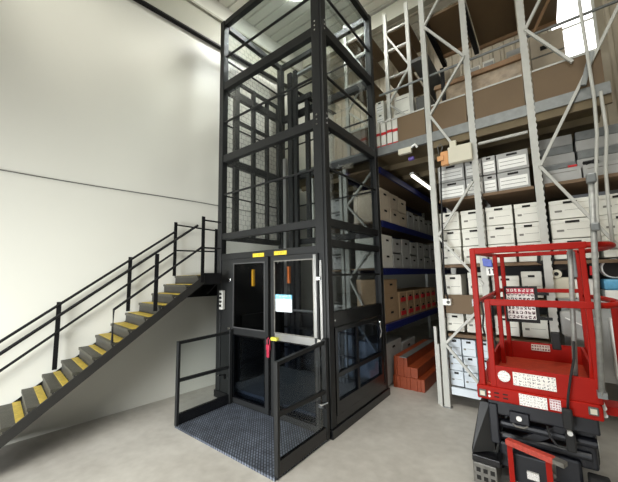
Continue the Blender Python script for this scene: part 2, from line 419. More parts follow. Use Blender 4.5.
# joint bolts beside the corner post
for z in (3.66, 4.92):
    for dz in (-.06, 0, .06):
        lp(MB().tube([(LX1 - .10, LY0 - .014, z + dz), (LX1 - .10, LY0 + .002, z + dz)], .011, 8), 'bolt', 'chrome')
        lp(MB().tube([(LX1 + .012, LY0 + .05, z + dz), (LX1 - .002, LY0 + .05, z + dz)], .010, 8), 'bolt', 'chrome')
# thin mid rails
for z in (3.06, 4.27, 5.42):
    lp(box(LX0 + .11, LX1 - .17, LY0 + .03, LY0 + .06, z - .010, z + .010), 'mid_rail')
    lp(box(LX1 - .05, LX1 - .02, LY0 + .10, LY1 - .09, z - .010, z + .010), 'mid_rail')
    lp(box(LX0 + .03, LX0 + .06, LY0 + .12, LY1 - .12, z - .009, z + .009), 'mid_rail')
    lp(box(LX0 + .10, LX1 - .10, LY1 - .06, LY1 - .03, z - .009, z + .009), 'mid_rail')
# glazing, storey by storey
for (z0, z1, g) in ((2.43, 3.58, 'glass'), (3.70, 4.82, 'glass'), (4.95, 5.98, 'clear')):
    lp(box(LX0 + .11, LX1 - .17, LY0 + .066, LY0 + .072, z0, z1), 'glass_pane', g)
    lp(box(LX1 - .066, LX1 - .06, LY0 + .10, LY1 - .09, z0, z1), 'glass_pane', 'smoke' if z1 < 4 else g)
    lp(box(LX0 + .10, LX1 - .10, LY1 - .026, LY1 - .02, z0, z1), 'glass_pane', 'glass')
    lp(box(LX0 + .018, LX0 + .022, LY0 + .12, LY1 - .12, z0, z1), 'mesh_panel', 'screen')
# mullions on the stair side and the inner car rail
for yy, w in ((3.20, .09), (3.59, .055), (3.93, .05), (4.24, .05)):
    lp(box(LX0 + .03, LX0 + .10, yy - w / 2, yy + w / 2, 2.43, 5.14), 'mullion')
lp(box(LX0 + .04, LX0 + .09, 3.24, 4.22, 5.09, 5.14), 'mullion')
lp(box(LX0 + .03, LX0 + .09, 3.24, 4.22, 4.38, 4.43), 'mullion')
# front: header, strip window, doors
lp(box(LX0 + .11, LX1 - .17, LY0 + .005, LY0 + .09, 2.02, 2.11), 'door_header', bevel=.005)
lp(box(LX0 + .11, LX1 - .17, LY0 + .05, LY0 + .056, 2.11, 2.335), 'glass_pane', 'glass')
lp(box(LX0 + .11, -3.665, LY0 + .01, LY0 + .08, .10, 2.02), 'door_jamb')
lp(box(-2.9, -2.82, LY0 + .02, LY0 + .085, 1.95, 2.02), 'door_stop')
for (x0, x1, z0, z1) in ((-3.21, -2.99, 2.025, 2.075), (-2.80, -2.58, 2.03, 2.08)):
    lp(box(x0, x1, LY0 - .002, LY0 + .006, z0, z1), 'warning_label', 'p_yellow')
def door(x0, x1, bright):  # bright: light reflected by the right door is put into its metals
    y0, y1 = LY0 - .03, LY0 + .02
    fm = 'black'
    d = lp(MB().frame_xz(x0, x1, y0, y1, .03, 2.015, .065, .075), 'door', fm)
    lp(box(x0 + .065, x1 - .065, y0 + .003, y1 - .003, .95, 1.045), 'lock_rail', 'anod' if bright else 'black', d)
    lp(MB().frame_xz(x0 + .06, x1 - .06, y0 - .004, y0 + .006, 1.04, 1.955, .014), 'pane_trim', 'steel' if bright else 'darktrim', d)
    lp(MB().frame_xz(x0 + .06, x1 - .06, y0 - .004, y0 + .006, .10, .955, .012), 'pane_trim', 'blackgloss', d)
    lp(box(x0 + .07, x1 - .07, y0 + .02, y0 + .026, 1.045, 1.95), 'pane', 'smoke', d)
    lp(box(x0 + .07, x1 - .07, y0 + .02, y0 + .026, .105, .95), 'pane', 'bluesmoke', d)
    hx = x0 - .012 if not bright else x1 + .002
    for z in (.33, 1.02, 1.72):
        lp(box(hx - .02, hx + .03, y0 - .018, y0 + .01, z - .02, z + .02), 'hinge', 'chrome', d, bevel=.003)
    return d
dl = door(-3.655, -2.885, False); dr = door(-2.835, -2.075, True)
lp(box(-2.135, -2.095, LY0 - .04, LY0 - .03, 1.05, 2.0), 'edge_strip', 'anod', dr)
lp(box(-2.06, -2.03, LY0 - .02, LY0 + .0, .98, 1.93), 'cover_strip', 'anod')
lp(box(-2.125, -2.095, LY0 - .038, LY0 - .03, .06, .95), 'edge_strip', 'black', dr)
tag(lp(box(-2.735, -2.465, LY0 - .046, LY0 - .034, 1.315, 1.525), 'notice', 'p_notice', dr), 'white notice with pale blue heading')
lp(box(-2.80, -2.70, LY0 - .075, LY0 - .03, .955, .995), 'latch', 'limey', dr, bevel=.005)
lp(box(-2.895, -2.80, LY0 - .065, LY0 - .03, .96, .985), 'latch_bolt', 'blackgloss', dl, bevel=.004)
tag(lp(box(-3.37, -3.33, LY0 + .12, LY0 + .15, 1.62, 1.86), 'lever', 'amber'), 'amber lever behind the left door pane')
tag(lp(box(-2.68, -2.645, LY0 + .12, LY0 + .15, 1.66, 1.88), 'lever', 'orangelever'), 'orange lever behind the right door pane')
cp = lp(box(-3.895, -3.81, LY0 - .055, LY0, 1.28, 1.56), 'call_panel', 'rack', bevel=.012)
for k in range(4):
    lp(box(-3.875, -3.83, LY0 - .062, LY0 - .054, 1.32 + k * .058, 1.355 + k * .058), 'button', 'blackgloss', cp)
# right side: header, side door with pull handle, sills
X1 = LX1 - .005
lp(box(X1 - .075, X1, LY0 + .10, LY1 - .09, 2.09, 2.18), 'crossbeam', bevel=.006)
lp(box(X1 - .05, X1 - .044, LY0 + .10, LY1 - .09, 2.18, 2.335), 'glass_pane', 'smoke')
lp(box(X1 - .05, X1 - .044, LY0 + .10, LY1 - .09, 1.33, 2.09), 'glass_pane', 'smoke')
lp(box(X1 - .04, X1 - .01, LY0 + .10, LY1 - .09, 1.745, 1.77), 'mid_rail')
lp(box(X1 - .08, X1, LY0 + .10, LY1 - .09, 1.16, 1.33), 'crossbeam', 'blackgloss', bevel=.008)
sd = lp(MB().frame_yz(3.02, 4.28, X1 - .05, X1 + .004, .20, 1.15, .05, .14), 'side_door', 'blackgloss')
lp(MB().bar((X1 - .02, 3.06, .62), (X1 - .02, 4.24, .62), .05, .05), 'door_rail', 'blackgloss', sd)
lp(MB().bar((X1 - .02, 3.55, .3), (X1 - .02, 3.55, 1.12), .04, .05), 'door_rail', 'blackgloss', sd)
lp(box(X1 - .028, X1 - .022, 3.06, 4.24, .33, 1.11), 'pane', 'bluesmoke', sd)
lp(MB().tube([(X1, 4.16, .84), (X1 + .035, 4.165, .88), (X1 + .04, 4.18, .95), (X1 + .03, 4.16, 1.02), (X1 + .035, 4.165, 1.07), (X1, 4.16, 1.10)], .011, 8), 'pull_handle', 'chrome', sd, smooth=True)
lp(box(X1 - .06, X1 + .005, LY0 + .10, LY1 - .09, .10, .20), 'sill', 'blackgloss')
lp(MB().tube([(X1 + .02, 3.0, 1.24), (X1, 3.0, 1.24)], .012, 8), 'bolt', 'chrome')
# back and stair side below the first storey: solid dark panels; car floor; masts
lp(box(LX0 + .10, -2.75, LY1 - .05, LY1 - .03, .10, 1.10), 'back_panel', 'black')
lp(box(LX0 + .10, -2.75, LY1 - .03, LY1 - .024, 1.10, 2.335), 'glass_pane', 'glass')
lp(box(-2.75, LX1 - .10, LY1 - .03, LY1 - .024, .10, 2.335), 'glass_pane', 'glass')
lp(box(LX0 + .03, LX0 + .05, LY0 + .12, LY1 - .12, .10, 2.0), 'side_panel', 'black')
lp(box(LX0 + .12, LX1 - .12, LY0 + .13, LY1 - .12, .10, .14), 'car_floor', 'darkgrey')
lp(box(LX0 + .14, LX0 + .18, LY0 + .35, LY1 - .3, .14, 1.15), 'car_wall', 'black')
for z in (.5, .85, 1.15):
    lp(MB().tube([(LX0 + .22, LY1 - .2, z), (LX1 - .25, LY1 - .2, z)], .02, 8), 'car_rail', 'galv' if z > 1.1 else 'black')
for xx, w, m in ((-3.78, .035, 'anod'), (-3.63, .05, 'black'), (-3.50, .035, 'black')):
    lp(MB().bar((xx, LY1 - .17, .14), (xx, LY1 - .17, 5.7 if m == 'black' else 4.0), w * 2, .07, (0, 1, 0)), 'guide_mast', m)
lp(box(-3.66, -3.15, LY1 - .16, LY1 - .09, 5.05, 5.15), 'mast_bracket', 'black')
lp(box(-3.66, -3.10, LY1 - .16, LY1 - .09, 5.62, 5.66), 'mast_bracket', 'galv')
lp(box(-3.30, -3.22, LY1 - .15, LY1 - .09, 2.43, 5.1), 'guide_mast', 'black')
lp(box(LX0 + .02, LX1 - .02, LY0 + .02, LY1 - .02, LT - .004, LT + .004), 'roof_pane', 'clear')

# red lockout padlock on the door latch
pk = thing('padlock', (-2.845, LY0 - .07, .74), 'crimson padlock tag hanging from the latch of the lift doors', 'padlock')
MB().tube([(-2.868, LY0 - .065, .88), (-2.868, LY0 - .065, .955), (-2.845, LY0 - .065, .985), (-2.825, LY0 - .065, .955), (-2.825, LY0 - .065, .88)], .006, 8).build('shackle', 'crimson', pk)
box(-2.872, -2.818, LY0 - .085, LY0 - .05, .83, .90).build('body', 'crimson', pk, bevel=.006)
box(-2.868, -2.83, LY0 - .078, LY0 - .055, .74, .83).build('tag', 'crimson', pk, bevel=.004)

# entrance plate and its two barriers
tag(box(-3.62, -1.985, 2.05, 2.885, 0, .022).build('entrance_plate', 'chequer'), 'blue grey chequer plate on the floor before the lift doors', 'floor plate')
def barrier(x, label, y0, y1, top0, top1, mirror):
    t = thing('guard_barrier', (x, (y0 + y1) / 2, .022), label, 'barrier')
    MB().bar((x, y0, .022), (x, y0, top0), .045, .035, (0, 1, 0)).build('post', 'black', t, bevel=.004)
    MB().bar((x, y1, .022), (x, y1, top1 + .02), .05, .05, (0, 1, 0)).build('post', 'black', t, bevel=.004)
    MB().bar((x, y0 + .015, top0 - .018), (x, y1 - .02, top1 - .018), .035, .036).build('top_rail', 'black', t)
    MB().bar((x, y0 + .015, .53), (x, y1 - .02, .51), .035, .036).build('mid_rail', 'black', t)
    box(x - .018, x + .018, y0 + .015, y1 - .02, .03, .15).build('kick_plate', 'blackgloss', t)
    box(x - .003, x + .003, y0 + .015, y1 - .02, .15, top0 - .036).build('pane', 'clear' if mirror < 0 else 'glass', t)
    h = box(x + mirror * .02, x + mirror * .05, y1 - .075, y1 - .05, .36, .42).build('latch', 'blackgloss', t)
    MB().tube([(x + mirror * .045, y1 - .16, .425), (x + mirror * .045, y1 - .04, .41)], .009, 8).build('latch_bar', 'chrome', h)
    return t
barrier(-3.6, 'black framed barrier on the left edge of the chequer plate beside the stairs', 2.06, 2.83, .99, 1.0, -1)
barrier(-1.985, 'black framed barrier on the right edge of the chequer plate nearest the viewer', 2.08, 2.845, .99, 1.04, 1)

# ------------------------------------------------------------------ archive boxes
def archive_box(x0, x1, y0, z0, z1, label, group, dep=.38, body='box', style='lid', name='archive_box', jit=True):
    g = .004
    dx = random.uniform(-.004, .004) if jit else 0
    x0, x1 = x0 + g + dx, x1 - g + dx
    y0 = y0 + (random.uniform(0, .03) if jit else 0)
    t = thing(name, ((x0 + x1) / 2, y0 + dep / 2, z0), label, 'box', group)
    h = z1 - z0; wd = x1 - x0; cx = (x0 + x1) / 2
    if style == 'lid':
        lh = .24 * h
        box(x0 + .004, x1 - .004, y0 + .004, y0 + dep - .004, z0, z1 - .02).build('body', body, t, bevel=.003)
        # lid with a soft, slightly sagging lip
        MB().hexa([(x0, y0 - .002, z1 - lh), (x1, y0 - .002, z1 - lh), (x1, y0 + dep, z1 - lh), (x0, y0 + dep, z1 - lh),
                   (x0 + .003, y0 - .004, z1 - .004 - random.uniform(0, .006)), (x1 - .003, y0 - .004, z1 - .004 - random.uniform(0, .006)), (x1 - .003, y0 + dep, z1 - .004), (x0 + .003, y0 + dep, z1 - .004)]).build('lid', body, t, bevel=.004)
        box(cx - wd * .16, cx + wd * .16, y0 - .006, y0 - .001, z1 - lh * .98, z1 - lh * .98 + .026).build('handle_slot', 'slot', t)
        box(x0 + wd * .13, x0 + wd * .30, y0 + .001, y0 + .005, z0 + h * .34, z0 + h * .44).build('printed_mark', 'ink', t)
        box(x0 + wd * .36, x1 - wd * .10, y0 + .002, y0 + .005, z0 + h * .42, z0 + h * .435).build('printed_line', 'ink', t)
    elif style == 'file':
        box(x0, x1, y0 + .003, y0 + dep, z0, z1 - .006).build('body', body, t, bevel=.003)
        box(cx - wd * .17, cx + wd * .17, y0 - .002, y0 + .004, z1 - h * .2, z1 - h * .1).build('handle_slot', 'slot', t)
        lb = box(x0 + wd * .06, x1 - wd * .06, y0 - .001, y0 + .004, z0 + h * .14, z1 - h * .3).build('label_panel', 'white', t)
        for q in (.3, .5):
            box(x0 + wd * .10, x1 - wd * .12, y0 - .0025, y0, z0 + h * q, z0 + h * (q + .025)).build('printed_line', 'ink', lb)
    else:
        box(x0, x1, y0, y0 + dep, z0, z1 - .004).build('body', body, t, bevel=.003)
        box(x0 + wd * .1, x1 - wd * .1, y0 - .003, y0 + .002, z1 - h * .3, z1 - h * .26).build('flap_edge', 'ink', t)
    return t
ORD = ['first', 'second', 'third', 'fourth', 'fifth', 'sixth', 'seventh', 'eighth']
YF = 4.56
G = 'archive boxes in the pale steel rack'
# shelf B (z 1.88), three rows
colsB = [(-1.135, -.87), (-.86, -.565), (-.555, -.25), (-.24, .025)]
for r, (z0, z1, nm) in enumerate(((1.875, 2.115, 'bottom'), (2.115, 2.36, 'middle'), (2.36, 2.61, 'top'))):
    for c, (a, b) in enumerate(colsB):
        archive_box(a, b, YF + .015 * (c % 2), z0, z1 - .004, 'white lidded archive box, %s from left in %s row of the three-high stack' % (ORD[c], nm), G)
# shelf C (z 2.79) two rows
colsC = [(-1.11, -.76), (-.755, -.55), (-.545, -.39), (-.38, -.035)]
for r, (z0, z1, nm) in enumerate(((2.79, 3.045, 'lower'), (3.045, 3.30, 'upper'))):
    for c, (a, b) in enumerate(colsC):
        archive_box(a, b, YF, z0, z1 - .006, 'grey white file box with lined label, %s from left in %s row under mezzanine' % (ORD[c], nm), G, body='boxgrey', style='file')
# shelf A (z 1.42) one row
for c, (a, b, z0, z1) in enumerate(((-1.125, -.90, 1.44, 1.74), (-.83, -.57, 1.44, 1.76), (-.555, -.25, 1.44, 1.71), (-.235, -.02, 1.44, 1.76))):
    archive_box(a, b, YF, z0, z1, 'white archive box, %s from left on the shelf behind the red top rail' % ORD[c], G)
# shelf at .95
for c, (a, b) in enumerate(((-1.13, -.90), (-.88, -.62), (-.555, -.29), (-.28, -.015))):
    archive_box(a, b, YF, .97, 1.21, 'white archive box, %s from left on shelf below the brown fascia board' % ORD[c], G)
# bottom shelf, three rows of narrow cool white boxes
for r, (z0, z1, nm) in enumerate(((.25, .455, 'bottom'), (.455, .66, 'middle'), (.66, .88, 'top'))):
    for c in range(3):
        a = -1.135 + c * .178
        archive_box(a, a + .175, YF, z0, z1 - .003, 'cool white narrow box, %s from left in %s row on the lowest shelf' % (ORD[c], nm), G, body='boxblue')
# right hand bay: wide boxes
for r, (z0, z1, nm) in enumerate(((1.89, 2.13, 'bottom'), (2.13, 2.36, 'middle'), (2.36, 2.59, 'top'))):
    for c, (a, b) in enumerate(((.105, .505), (.525, .93))):
        archive_box(a, b, YF + .02, z0, z1 - .004, 'wide white archive box in right bay, %s of %s row behind white cables' % (('left one', 'right one')[c], nm), G, dep=.5)
for c, (a, b) in enumerate(((.08, .44), (.45, .86))):
    archive_box(a, b, YF + .05, 2.79, 2.96, 'low grey carton, %s of two beneath the stacked flat parcels' % ('left', 'right')[c], G, dep=.6, body='boxgrey', style='plain')
# flat grey parcels, stacked
for c, (a, b) in enumerate(((.09, .41), (.43, .85))):
    z = 2.96
    for k in range(4):
        h = (.11, .12, .10, .13)[(k + c) % 4]
        o = MB()
        w = random.uniform(-.01, .01)
        o.hexa([(a + w, 4.78, z), (b + w, 4.80, z), (b + w, 5.2, z), (a + w, 5.2, z), (a + w, 4.77, z + h - .004), (b + w, 4.785, z + h - .004), (b + w, 5.2, z + h - .004), (a + w, 5.2, z + h - .004)])
        o = o.build('flat_parcel', 'boxgrey' if (k + c) % 2 else 'galv', bevel=.008)
        tag(o, 'flat grey parcel, %s up in the %s stack under the mezzanine at right' % (ORD[k], ('left', 'right')[c]), 'parcel', 'flat grey parcels stacked in the right bay')
        z += h
# tools lying on the low cartons
tl = thing('screwdriver', (.33, 4.68, 2.962), 'red handled tool lying on low grey carton beside flat parcels', 'tool')
MB().tube([(.24, 4.67, 2.985), (.33, 4.68, 2.982)], .007, 8).build('shaft', 'steel', tl)
MB().tube([(.33, 4.68, 2.982), (.41, 4.69, 2.982)], .02, 10).build('handle', 'redbright', tl)
tl = thing('pliers', (.53, 4.68, 2.962), 'black tool lying on the right low grey carton', 'tool')
MB().tube([(.47, 4.66, 2.99), (.53, 4.69, 3.0), (.60, 4.68, 2.985)], .02, 8).build('handle', 'rubber', tl)
MB().tube([(.49, 4.70, 2.985), (.53, 4.69, 3.0), (.58, 4.70, 3.02)], .014, 8).build('jaw', 'rubber', tl)

# ------------------------------------------------------------------ main rack
rk = thing('storage_rack', (-.25, 4.85, 0), 'pale steel storage rack with braced uprights holding the white archive boxes', 'rack')
def upright(x, y, z1, w=.072, d=.055, z0=.012, parent=rk):
    """open C-section upright with a row of slots hinted by small notches"""
    m = MB(); t = .012
    prof = [(-w / 2, -d / 2), (w / 2, -d / 2), (w / 2, d / 2), (w / 2 - t, d / 2), (w / 2 - t, -d / 2 + t), (w * .12, -d / 2 + t), (w * .12, -d / 2 + t + .006), (-w * .12, -d / 2 + t + .006), (-w * .12, -d / 2 + t), (-w / 2 + t, -d / 2 + t), (-w / 2 + t, d / 2), (-w / 2, d / 2)]
    m.prism([(x + a, y + b, z0) for a, b in prof], (0, 0, z1 - z0))
    u = m.build('upright', 'rack', parent)
    z = 2.0
    if parent is rk:
        box(x - w * .75, x + w * .75, y - d * .7, y + d * .7, 0, .012).build('base_plate', 'galv', u)
    return u
UA, UB, UC, UD = -1.155, -.605, .035, .96
YU = 4.46
for x in (UA, UB, UC, UD):
    upright(x, YU, 6.7); upright(x, 5.35, 3.55)
# slot strips on the two inner uprights
for x in (UB, UC):
    m = MB()
    z = .4
    pts = []
    while z < 6.6:
        pts += [(x + .037, z), (x + .044, z + .012), (x + .044, z + .036), (x + .037, z + .05)]; z += .075
    poly = [(a, YU - .03, b) for a, b in pts] + [(x + .030, YU - .03, 6.6), (x + .030, YU - .03, .4)]
    m.prism(poly, (0, .01, 0)); m.build('slot_strip', 'rack', rk)
def brace(x0, z0, x1, z1, y=YU - .04, p=rk): MB().bar((x0, y, z0), (x1, y, z1), .03, .036, (0, 1, 0)).build('brace', 'rack', p)
a, b = UA + .03, UB - .02
for z0, z1 in ((6.45, 6.05),): brace(a, z1, b, z0)
for (x0, z0, x1, z1) in ((a, 5.44, b, 6.15), (a, 5.44, b, 4.72), (a, 4.03, b, 4.72), (a, 4.03, -.82, 3.45), (b - .02, 2.95, a, 2.26), (a, 2.26, b, 1.60), (-.74, 1.24, a, .82), (a, .82, b, .22)):
    brace(x0, z0, x1, z1)
a, b = UC + .03, UD - .02
for (x0, z0, x1, z1) in ((a, 4.74, .55, 5.6), (a, 4.74, .46, 4.12), (a, 2.98, b, 4.70), (a, 2.98, b, 1.45)):
    brace(x0, z0, x1, z1)
# shelves: front beam and board, bay by bay
for (x0, x1) in ((UA + .05, UB - .02), (UB + .05, UC - .05), (UC + .06, .98)):
    for z in (.20, .92, 1.40, 1.85, 2.77):
        if z < 1.5 and x0 > 0: continue
        bd = box(x0, x1, 4.52, 5.3, z - .02, z + .018).build('shelf_board', 'chip' if z != .2 else 'rack', rk)
    if x0 < 0:
        box(x0, x1, 4.50, 4.54, .16, .25).build('shelf_beam', 'boxblue', rk)
box(UB + .05, UC - .05, 4.50, 4.53, 3.455, 3.485).build('tie_bar', 'rack', rk)
box(UA + .05, UB + .02, 4.49, 4.515, 1.215, 1.462).build('fascia_board', 'brown', rk)
for (x0, x1, y1) in ((UA + .05, UB - .05, 5.45), (UB + .05, UC - .05, 5.62), (UC + .06, .48, 5.75)):
    box(x0, x1, 4.5, y1, 5.60, 5.64).build('upper_deck', 'brown', rk)
    box(x0, x1, y1, y1 + .05, 5.55, 5.66).build('deck_beam', 'wood', rk)
for x in (UB, UC, UA + .03):
    box(x - .035, x + .035, 4.5, 5.7, 5.52, 5.60).build('deck_bearer', 'blackrail', rk)

# number plate, control box, socket and its lead on the rack
nb = thing('bay_sign', (-.515, 4.41, 1.715), 'small white bay number sign reading 11 behind red rail', 'sign')
box(-.575, -.46, 4.405, 4.415, 1.715, 1.815).build('plate', 'white', nb)
for dx in (-.545, -.503):
    MB().prism([(dx, 4.403, 1.735), (dx + .013, 4.403, 1.735), (dx + .013, 4.403, 1.797), (dx + .004, 4.403, 1.797), (dx - .012, 4.403, 1.782), (dx - .008, 4.403, 1.774), (dx, 4.403, 1.780)], (0, .003, 0)).build('digit', 'slot', nb)
tag(MB().hexa([(-.60, 4.37, 1.83), (-.50, 4.37, 1.817), (-.50, 4.41, 1.817), (-.60, 4.41, 1.83), (-.61, 4.37, 1.93), (-.505, 4.37, 1.905), (-.505, 4.41, 1.91), (-.60, 4.41, 1.94)]).build('blue_pouch', 'blueplastic', bevel=.01),
    'crumpled blue pouch tucked on the rack post above the 11 sign', 'pouch')
cb = thing('control_box', (-.80, 4.36, 3.22), 'cream control box with orange end cap mounted across rack uprights', 'box')
box(-.905, -.615, 4.33, 4.42, 3.225, 3.455).build('housing', 'beige', cb, bevel=.012)
box(-1.005, -.905, 4.34, 4.42, 3.225, 3.42).build('end_cap', 'peach', cb, bevel=.012)
box(-1.045, -.96, 4.32, 4.34, 3.29, 3.36).build('clip', 'peach', cb, bevel=.006)
box(-.88, -.80, 4.35, 4.41, 3.455, 3.54).build('bracket', 'beige', cb)
MB().tube([(-1.02, 4.35, 3.40), (-1.03, 4.33, 3.50), (-.99, 4.33, 3.53), (-.965, 4.33, 3.48), (-.99, 4.34, 3.42)], .008, 8).build('cable_loop', 'darkgrey', cb, smooth=True)
tag(MB().tube([(-1.02, 4.39, 3.24), (-1.035, 4.39, 2.9), (-1.06, 4.40, 2.3), (-1.075, 4.40, 1.75), (-1.07, 4.41, 1.5), (-1.05, 4.42, 1.40)], .011, 8).build('power_lead', 'rubber', smooth=True),
    'black lead running down the rack from the cream control box', 'cable')
sk = thing('socket_box', (-1.075, 4.43, 1.33), 'small white socket box on the brown board at the rack corner', 'socket')
box(-1.125, -1.02, 4.41, 4.49, 1.325, 1.41).build('housing', 'white', sk, bevel=.008)
MB().tube([(-1.05, 4.405, 1.368), (-1.05, 4.412, 1.368)], .022, 14).build('outlet', 'darkgrey', sk)

# steel profiles leaning at the corner of the rack
for k, (x0, x1, z0, z1) in enumerate(((-1.245, -1.215, .26, .80), (-1.285, -1.25, .46, 1.02))):
    tag(box(x0, x1, 4.44 + k * .05, 4.49 + k * .05, 0, z1).build('steel_profile', 'rack'),
        ('pale steel profile leaning against the corner upright of the rack', 'outer pale steel profile standing left of the rack corner')[k], 'profile')

# ------------------------------------------------------------------ mezzanine edge and what stands on it
gr = thing('guard_rail', (-.6, 4.43, 3.785), 'tubular handrail along the mezzanine edge above brown kick boards', 'railing')
MB().tube([(-1.92, 4.515, 4.70), (.93, 4.515, 4.70)], .017, 10).build('handrail', 'galv', gr)
for (x0, x1, m) in ((-1.62, UA - .05, 0), (UA + .05, UB - .05, 0), (UB + .05, UC - .05, 0), (UC + .05, .70, 0)):
    box(x0, x1, 4.445, 4.465, 3.785, 4.175).build('kick_board', 'brown', gr)
    box(x0, x1, 4.44, 4.47, 4.175, 4.195).build('edge_trim', 'rack', gr)
box(-1.87, -1.62, 4.44, 4.46, 4.175, 4.195).build('edge_trim', 'rack', gr)
MB().bar((-.96, 4.62, 3.70), (-.96, 4.62, 4.80), .05, .05, (0, 1, 0)).build('post', 'blackrail', gr)
MB().bar((.52, 4.40, 3.80), (.62, 4.40, 4.15), .05, .04, (0, 1, 0)).build('clamp', 'galv', gr)

def mezz_rack(x0, x1, y, label):
    t = thing('shelf_rack', ((x0 + x1) / 2, y + .4, 3.70), label, 'rack')
    for x in (x0, x1):
        upright(x, y, 6.55, .06, .05, 3.70, t); upright(x, y + .9, 6.55, .06, .05, 3.70, t)
    zz = [4.32, 4.75, 5.25, 5.72, 6.15]
    z = 4.42; left = True
    for z0, z1 in ((4.78, 4.36), (4.78, 5.35), (6.14, 5.35)):
        xa, xb = (x0, x1)
        MB().bar((xa, y, z0), (xb, y, z1), .03, .035, (0, 1, 0)).build('brace', 'rack', t)
    for z in (4.36, 5.26, 5.78, 6.16):
        box(x0 - .02, x1 + .02, y + .04, y + .86, z, z + .03).build('shelf_board', 'brown', t)
        box(x0, x1, y - .015, y + .015, z, z + .03).build('shelf_beam', 'rack', t)
    return t
mezz_rack(-1.955, -1.55, 5.0, 'pale braced shelf rack on the mezzanine right of the lift shaft')
mezz_rack(-2.66, -2.22, 4.75, 'pale braced shelf rack on the mezzanine seen through the lift glass')
# brown shelf decks to the left of the first rack and dark panels between the racks
tag(box(-1.50, -1.22, 4.9, 6.6, 5.30, 5.36).build('storage_deck', 'darkgrey'), 'dark grey deck panel high between the two mezzanine racks', 'panel')
# boxes on that rack
for k, (x0, x1, z0, z1, yy) in enumerate(((-1.90, -1.60, 4.40, 4.66, 5.0), (-1.90, -1.62, 4.665, 4.93, 5.02), (-2.16, -2.01, 4.0, 4.66, 4.98), (-2.165, -2.01, 4.66, 4.93, 5.0))):
    if k < 2:
        archive_box(x0, x1, yy + .05, z0, z1, ('white carton on the mezzanine rack right of lift, lower of two', 'white carton on the mezzanine rack right of lift, upper of two')[k], 'white cartons on the mezzanine', style='plain', dep=.5)
tag(box(-1.48, -1.26, 5.0, 5.4, 3.705, 4.72).build('carton', 'darkgrey', bevel=.006), 'dark grey carton standing beside the mezzanine rack', 'box')
for k, (x0, z1) in enumerate(((-2.13, 4.30), (-2.04, 4.25), (-1.93, 4.24), (-1.83, 4.26), (-1.735, 4.24), (-1.60, 4.22))):
    bdr = thing('ring_binder', (x0 + .04, 4.68, 3.70), 'white ring binder with red bands, %s from left along the mezzanine edge' % ORD[k], 'binder', 'white and red binders on the mezzanine edge')
    tilt = 0 if k < 5 else .06
    MB().hexa([(x0, 4.53, 3.70), (x0 + .078, 4.53, 3.70), (x0 + .078, 4.80, 3.70), (x0, 4.80, 3.70), (x0 - tilt, 4.53, z1), (x0 + .078 - tilt, 4.53, z1), (x0 + .078 - tilt, 4.80, z1), (x0 - tilt, 4.80, z1)]).build('cover', 'box', bdr)
    for q in (.18, .58):
        zz = 3.70 + (z1 - 3.70) * q; tt = tilt * q
        box(x0 - tt - .001, x0 + .079 - tt, 4.526, 4.56, zz, zz + .045).build('band', 'redbright', bdr)
# low boxes left of the binders seen over them
for k, (x0, x1, z0, z1) in enumerate(((-2.18, -2.03, 4.40, 4.62), (-2.18, -2.03, 4.62, 4.86))):
    archive_box(x0, x1, 4.9, z0, z1, ('white file box beside lift post on the mezzanine, lower one', 'white file box beside lift post on the mezzanine, upper one')[k], 'white cartons on the mezzanine', style='file', dep=.3)
tag(box(-2.18, -2.02, 4.88, 5.3, 3.70, 4.398).build('cabinet', 'darkgrey'), 'low dark cabinet carrying the file boxes beside the lift post', 'cabinet')

# film wrapped boards behind the kick board
wp = thing('wrapped_boards', (-.52, 4.95, 3.70), 'long stack of boards wrapped in clear film behind the kick board', 'parcel')
box(-1.10, .02, 4.74, 5.2, 3.75, 4.57).build('wrapped_stack', 'film', wp, bevel=.03)
MB().hexa([(-1.12, 4.72, 4.57), (.03, 4.72, 4.57), (.03, 5.22, 4.57), (-1.12, 5.22, 4.57), (-1.11, 4.725, 4.64), (.03, 4.725, 4.65), (.03, 5.2, 4.65), (-1.11, 5.2, 4.64)]).build('cover_board', 'wood', wp, bevel=.01)
box(-1.0, -.05, 4.80, 5.15, 3.70, 3.75).build('pallet', 'wood', wp)
# crates and cabinets further back on the mezzanine
for k, (x0, x1, z1, m, lab) in enumerate(((-.78, -.60, 5.47, 'box', 'pale grey cabinet at the back of the mezzanine, left of three'), (-.56, -.38, 5.50, 'box', 'pale grey cabinet at the back of the mezzanine, middle of three'),
                                          (-.20, .03, 5.51, 'boxgrey', 'cream cabinet at the back of the mezzanine beside the upright'))):
    c = thing('cabinet', ((x0 + x1) / 2, 6.1, 3.70), lab, 'cabinet')
    box(x0, x1, 5.95, 6.3, 3.70, z1).build('body', m, c, bevel=.006)
    for q in (4.3, 4.75, 5.15):
        if k < 2: box(x0 + .02, x1 - .02, 5.94, 5.952, q, q + .3).build('drawer', 'boxgrey', c)
        else: pass
    if k == 2: box(x0 + .02, x1 - .02, 5.94, 5.952, 3.8, z1 - .1).build('door', 'boxcream', c)
mc = thing('carton', (.33, 5.9, 3.70), 'large cream carton below the bright window on the mezzanine', 'box')
box(.12, .52, 5.6, 6.1, 3.70, 5.36).build('body', 'boxcream', mc, bevel=.01)
box(.12, .52, 5.59, 5.602, 5.0, 5.02).build('flap_edge', 'ink', mc)
box(.24, .36, 5.585, 5.602, 5.10, 5.16).build('handle_slot', 'slot', mc)
tag(MB().tube([(.14, 5.0, 5.0), (.36, 5.0, 5.42)], .022, 8).build('timber_prop', 'wood'), 'slanting timber prop under the upper deck near the window', 'prop')

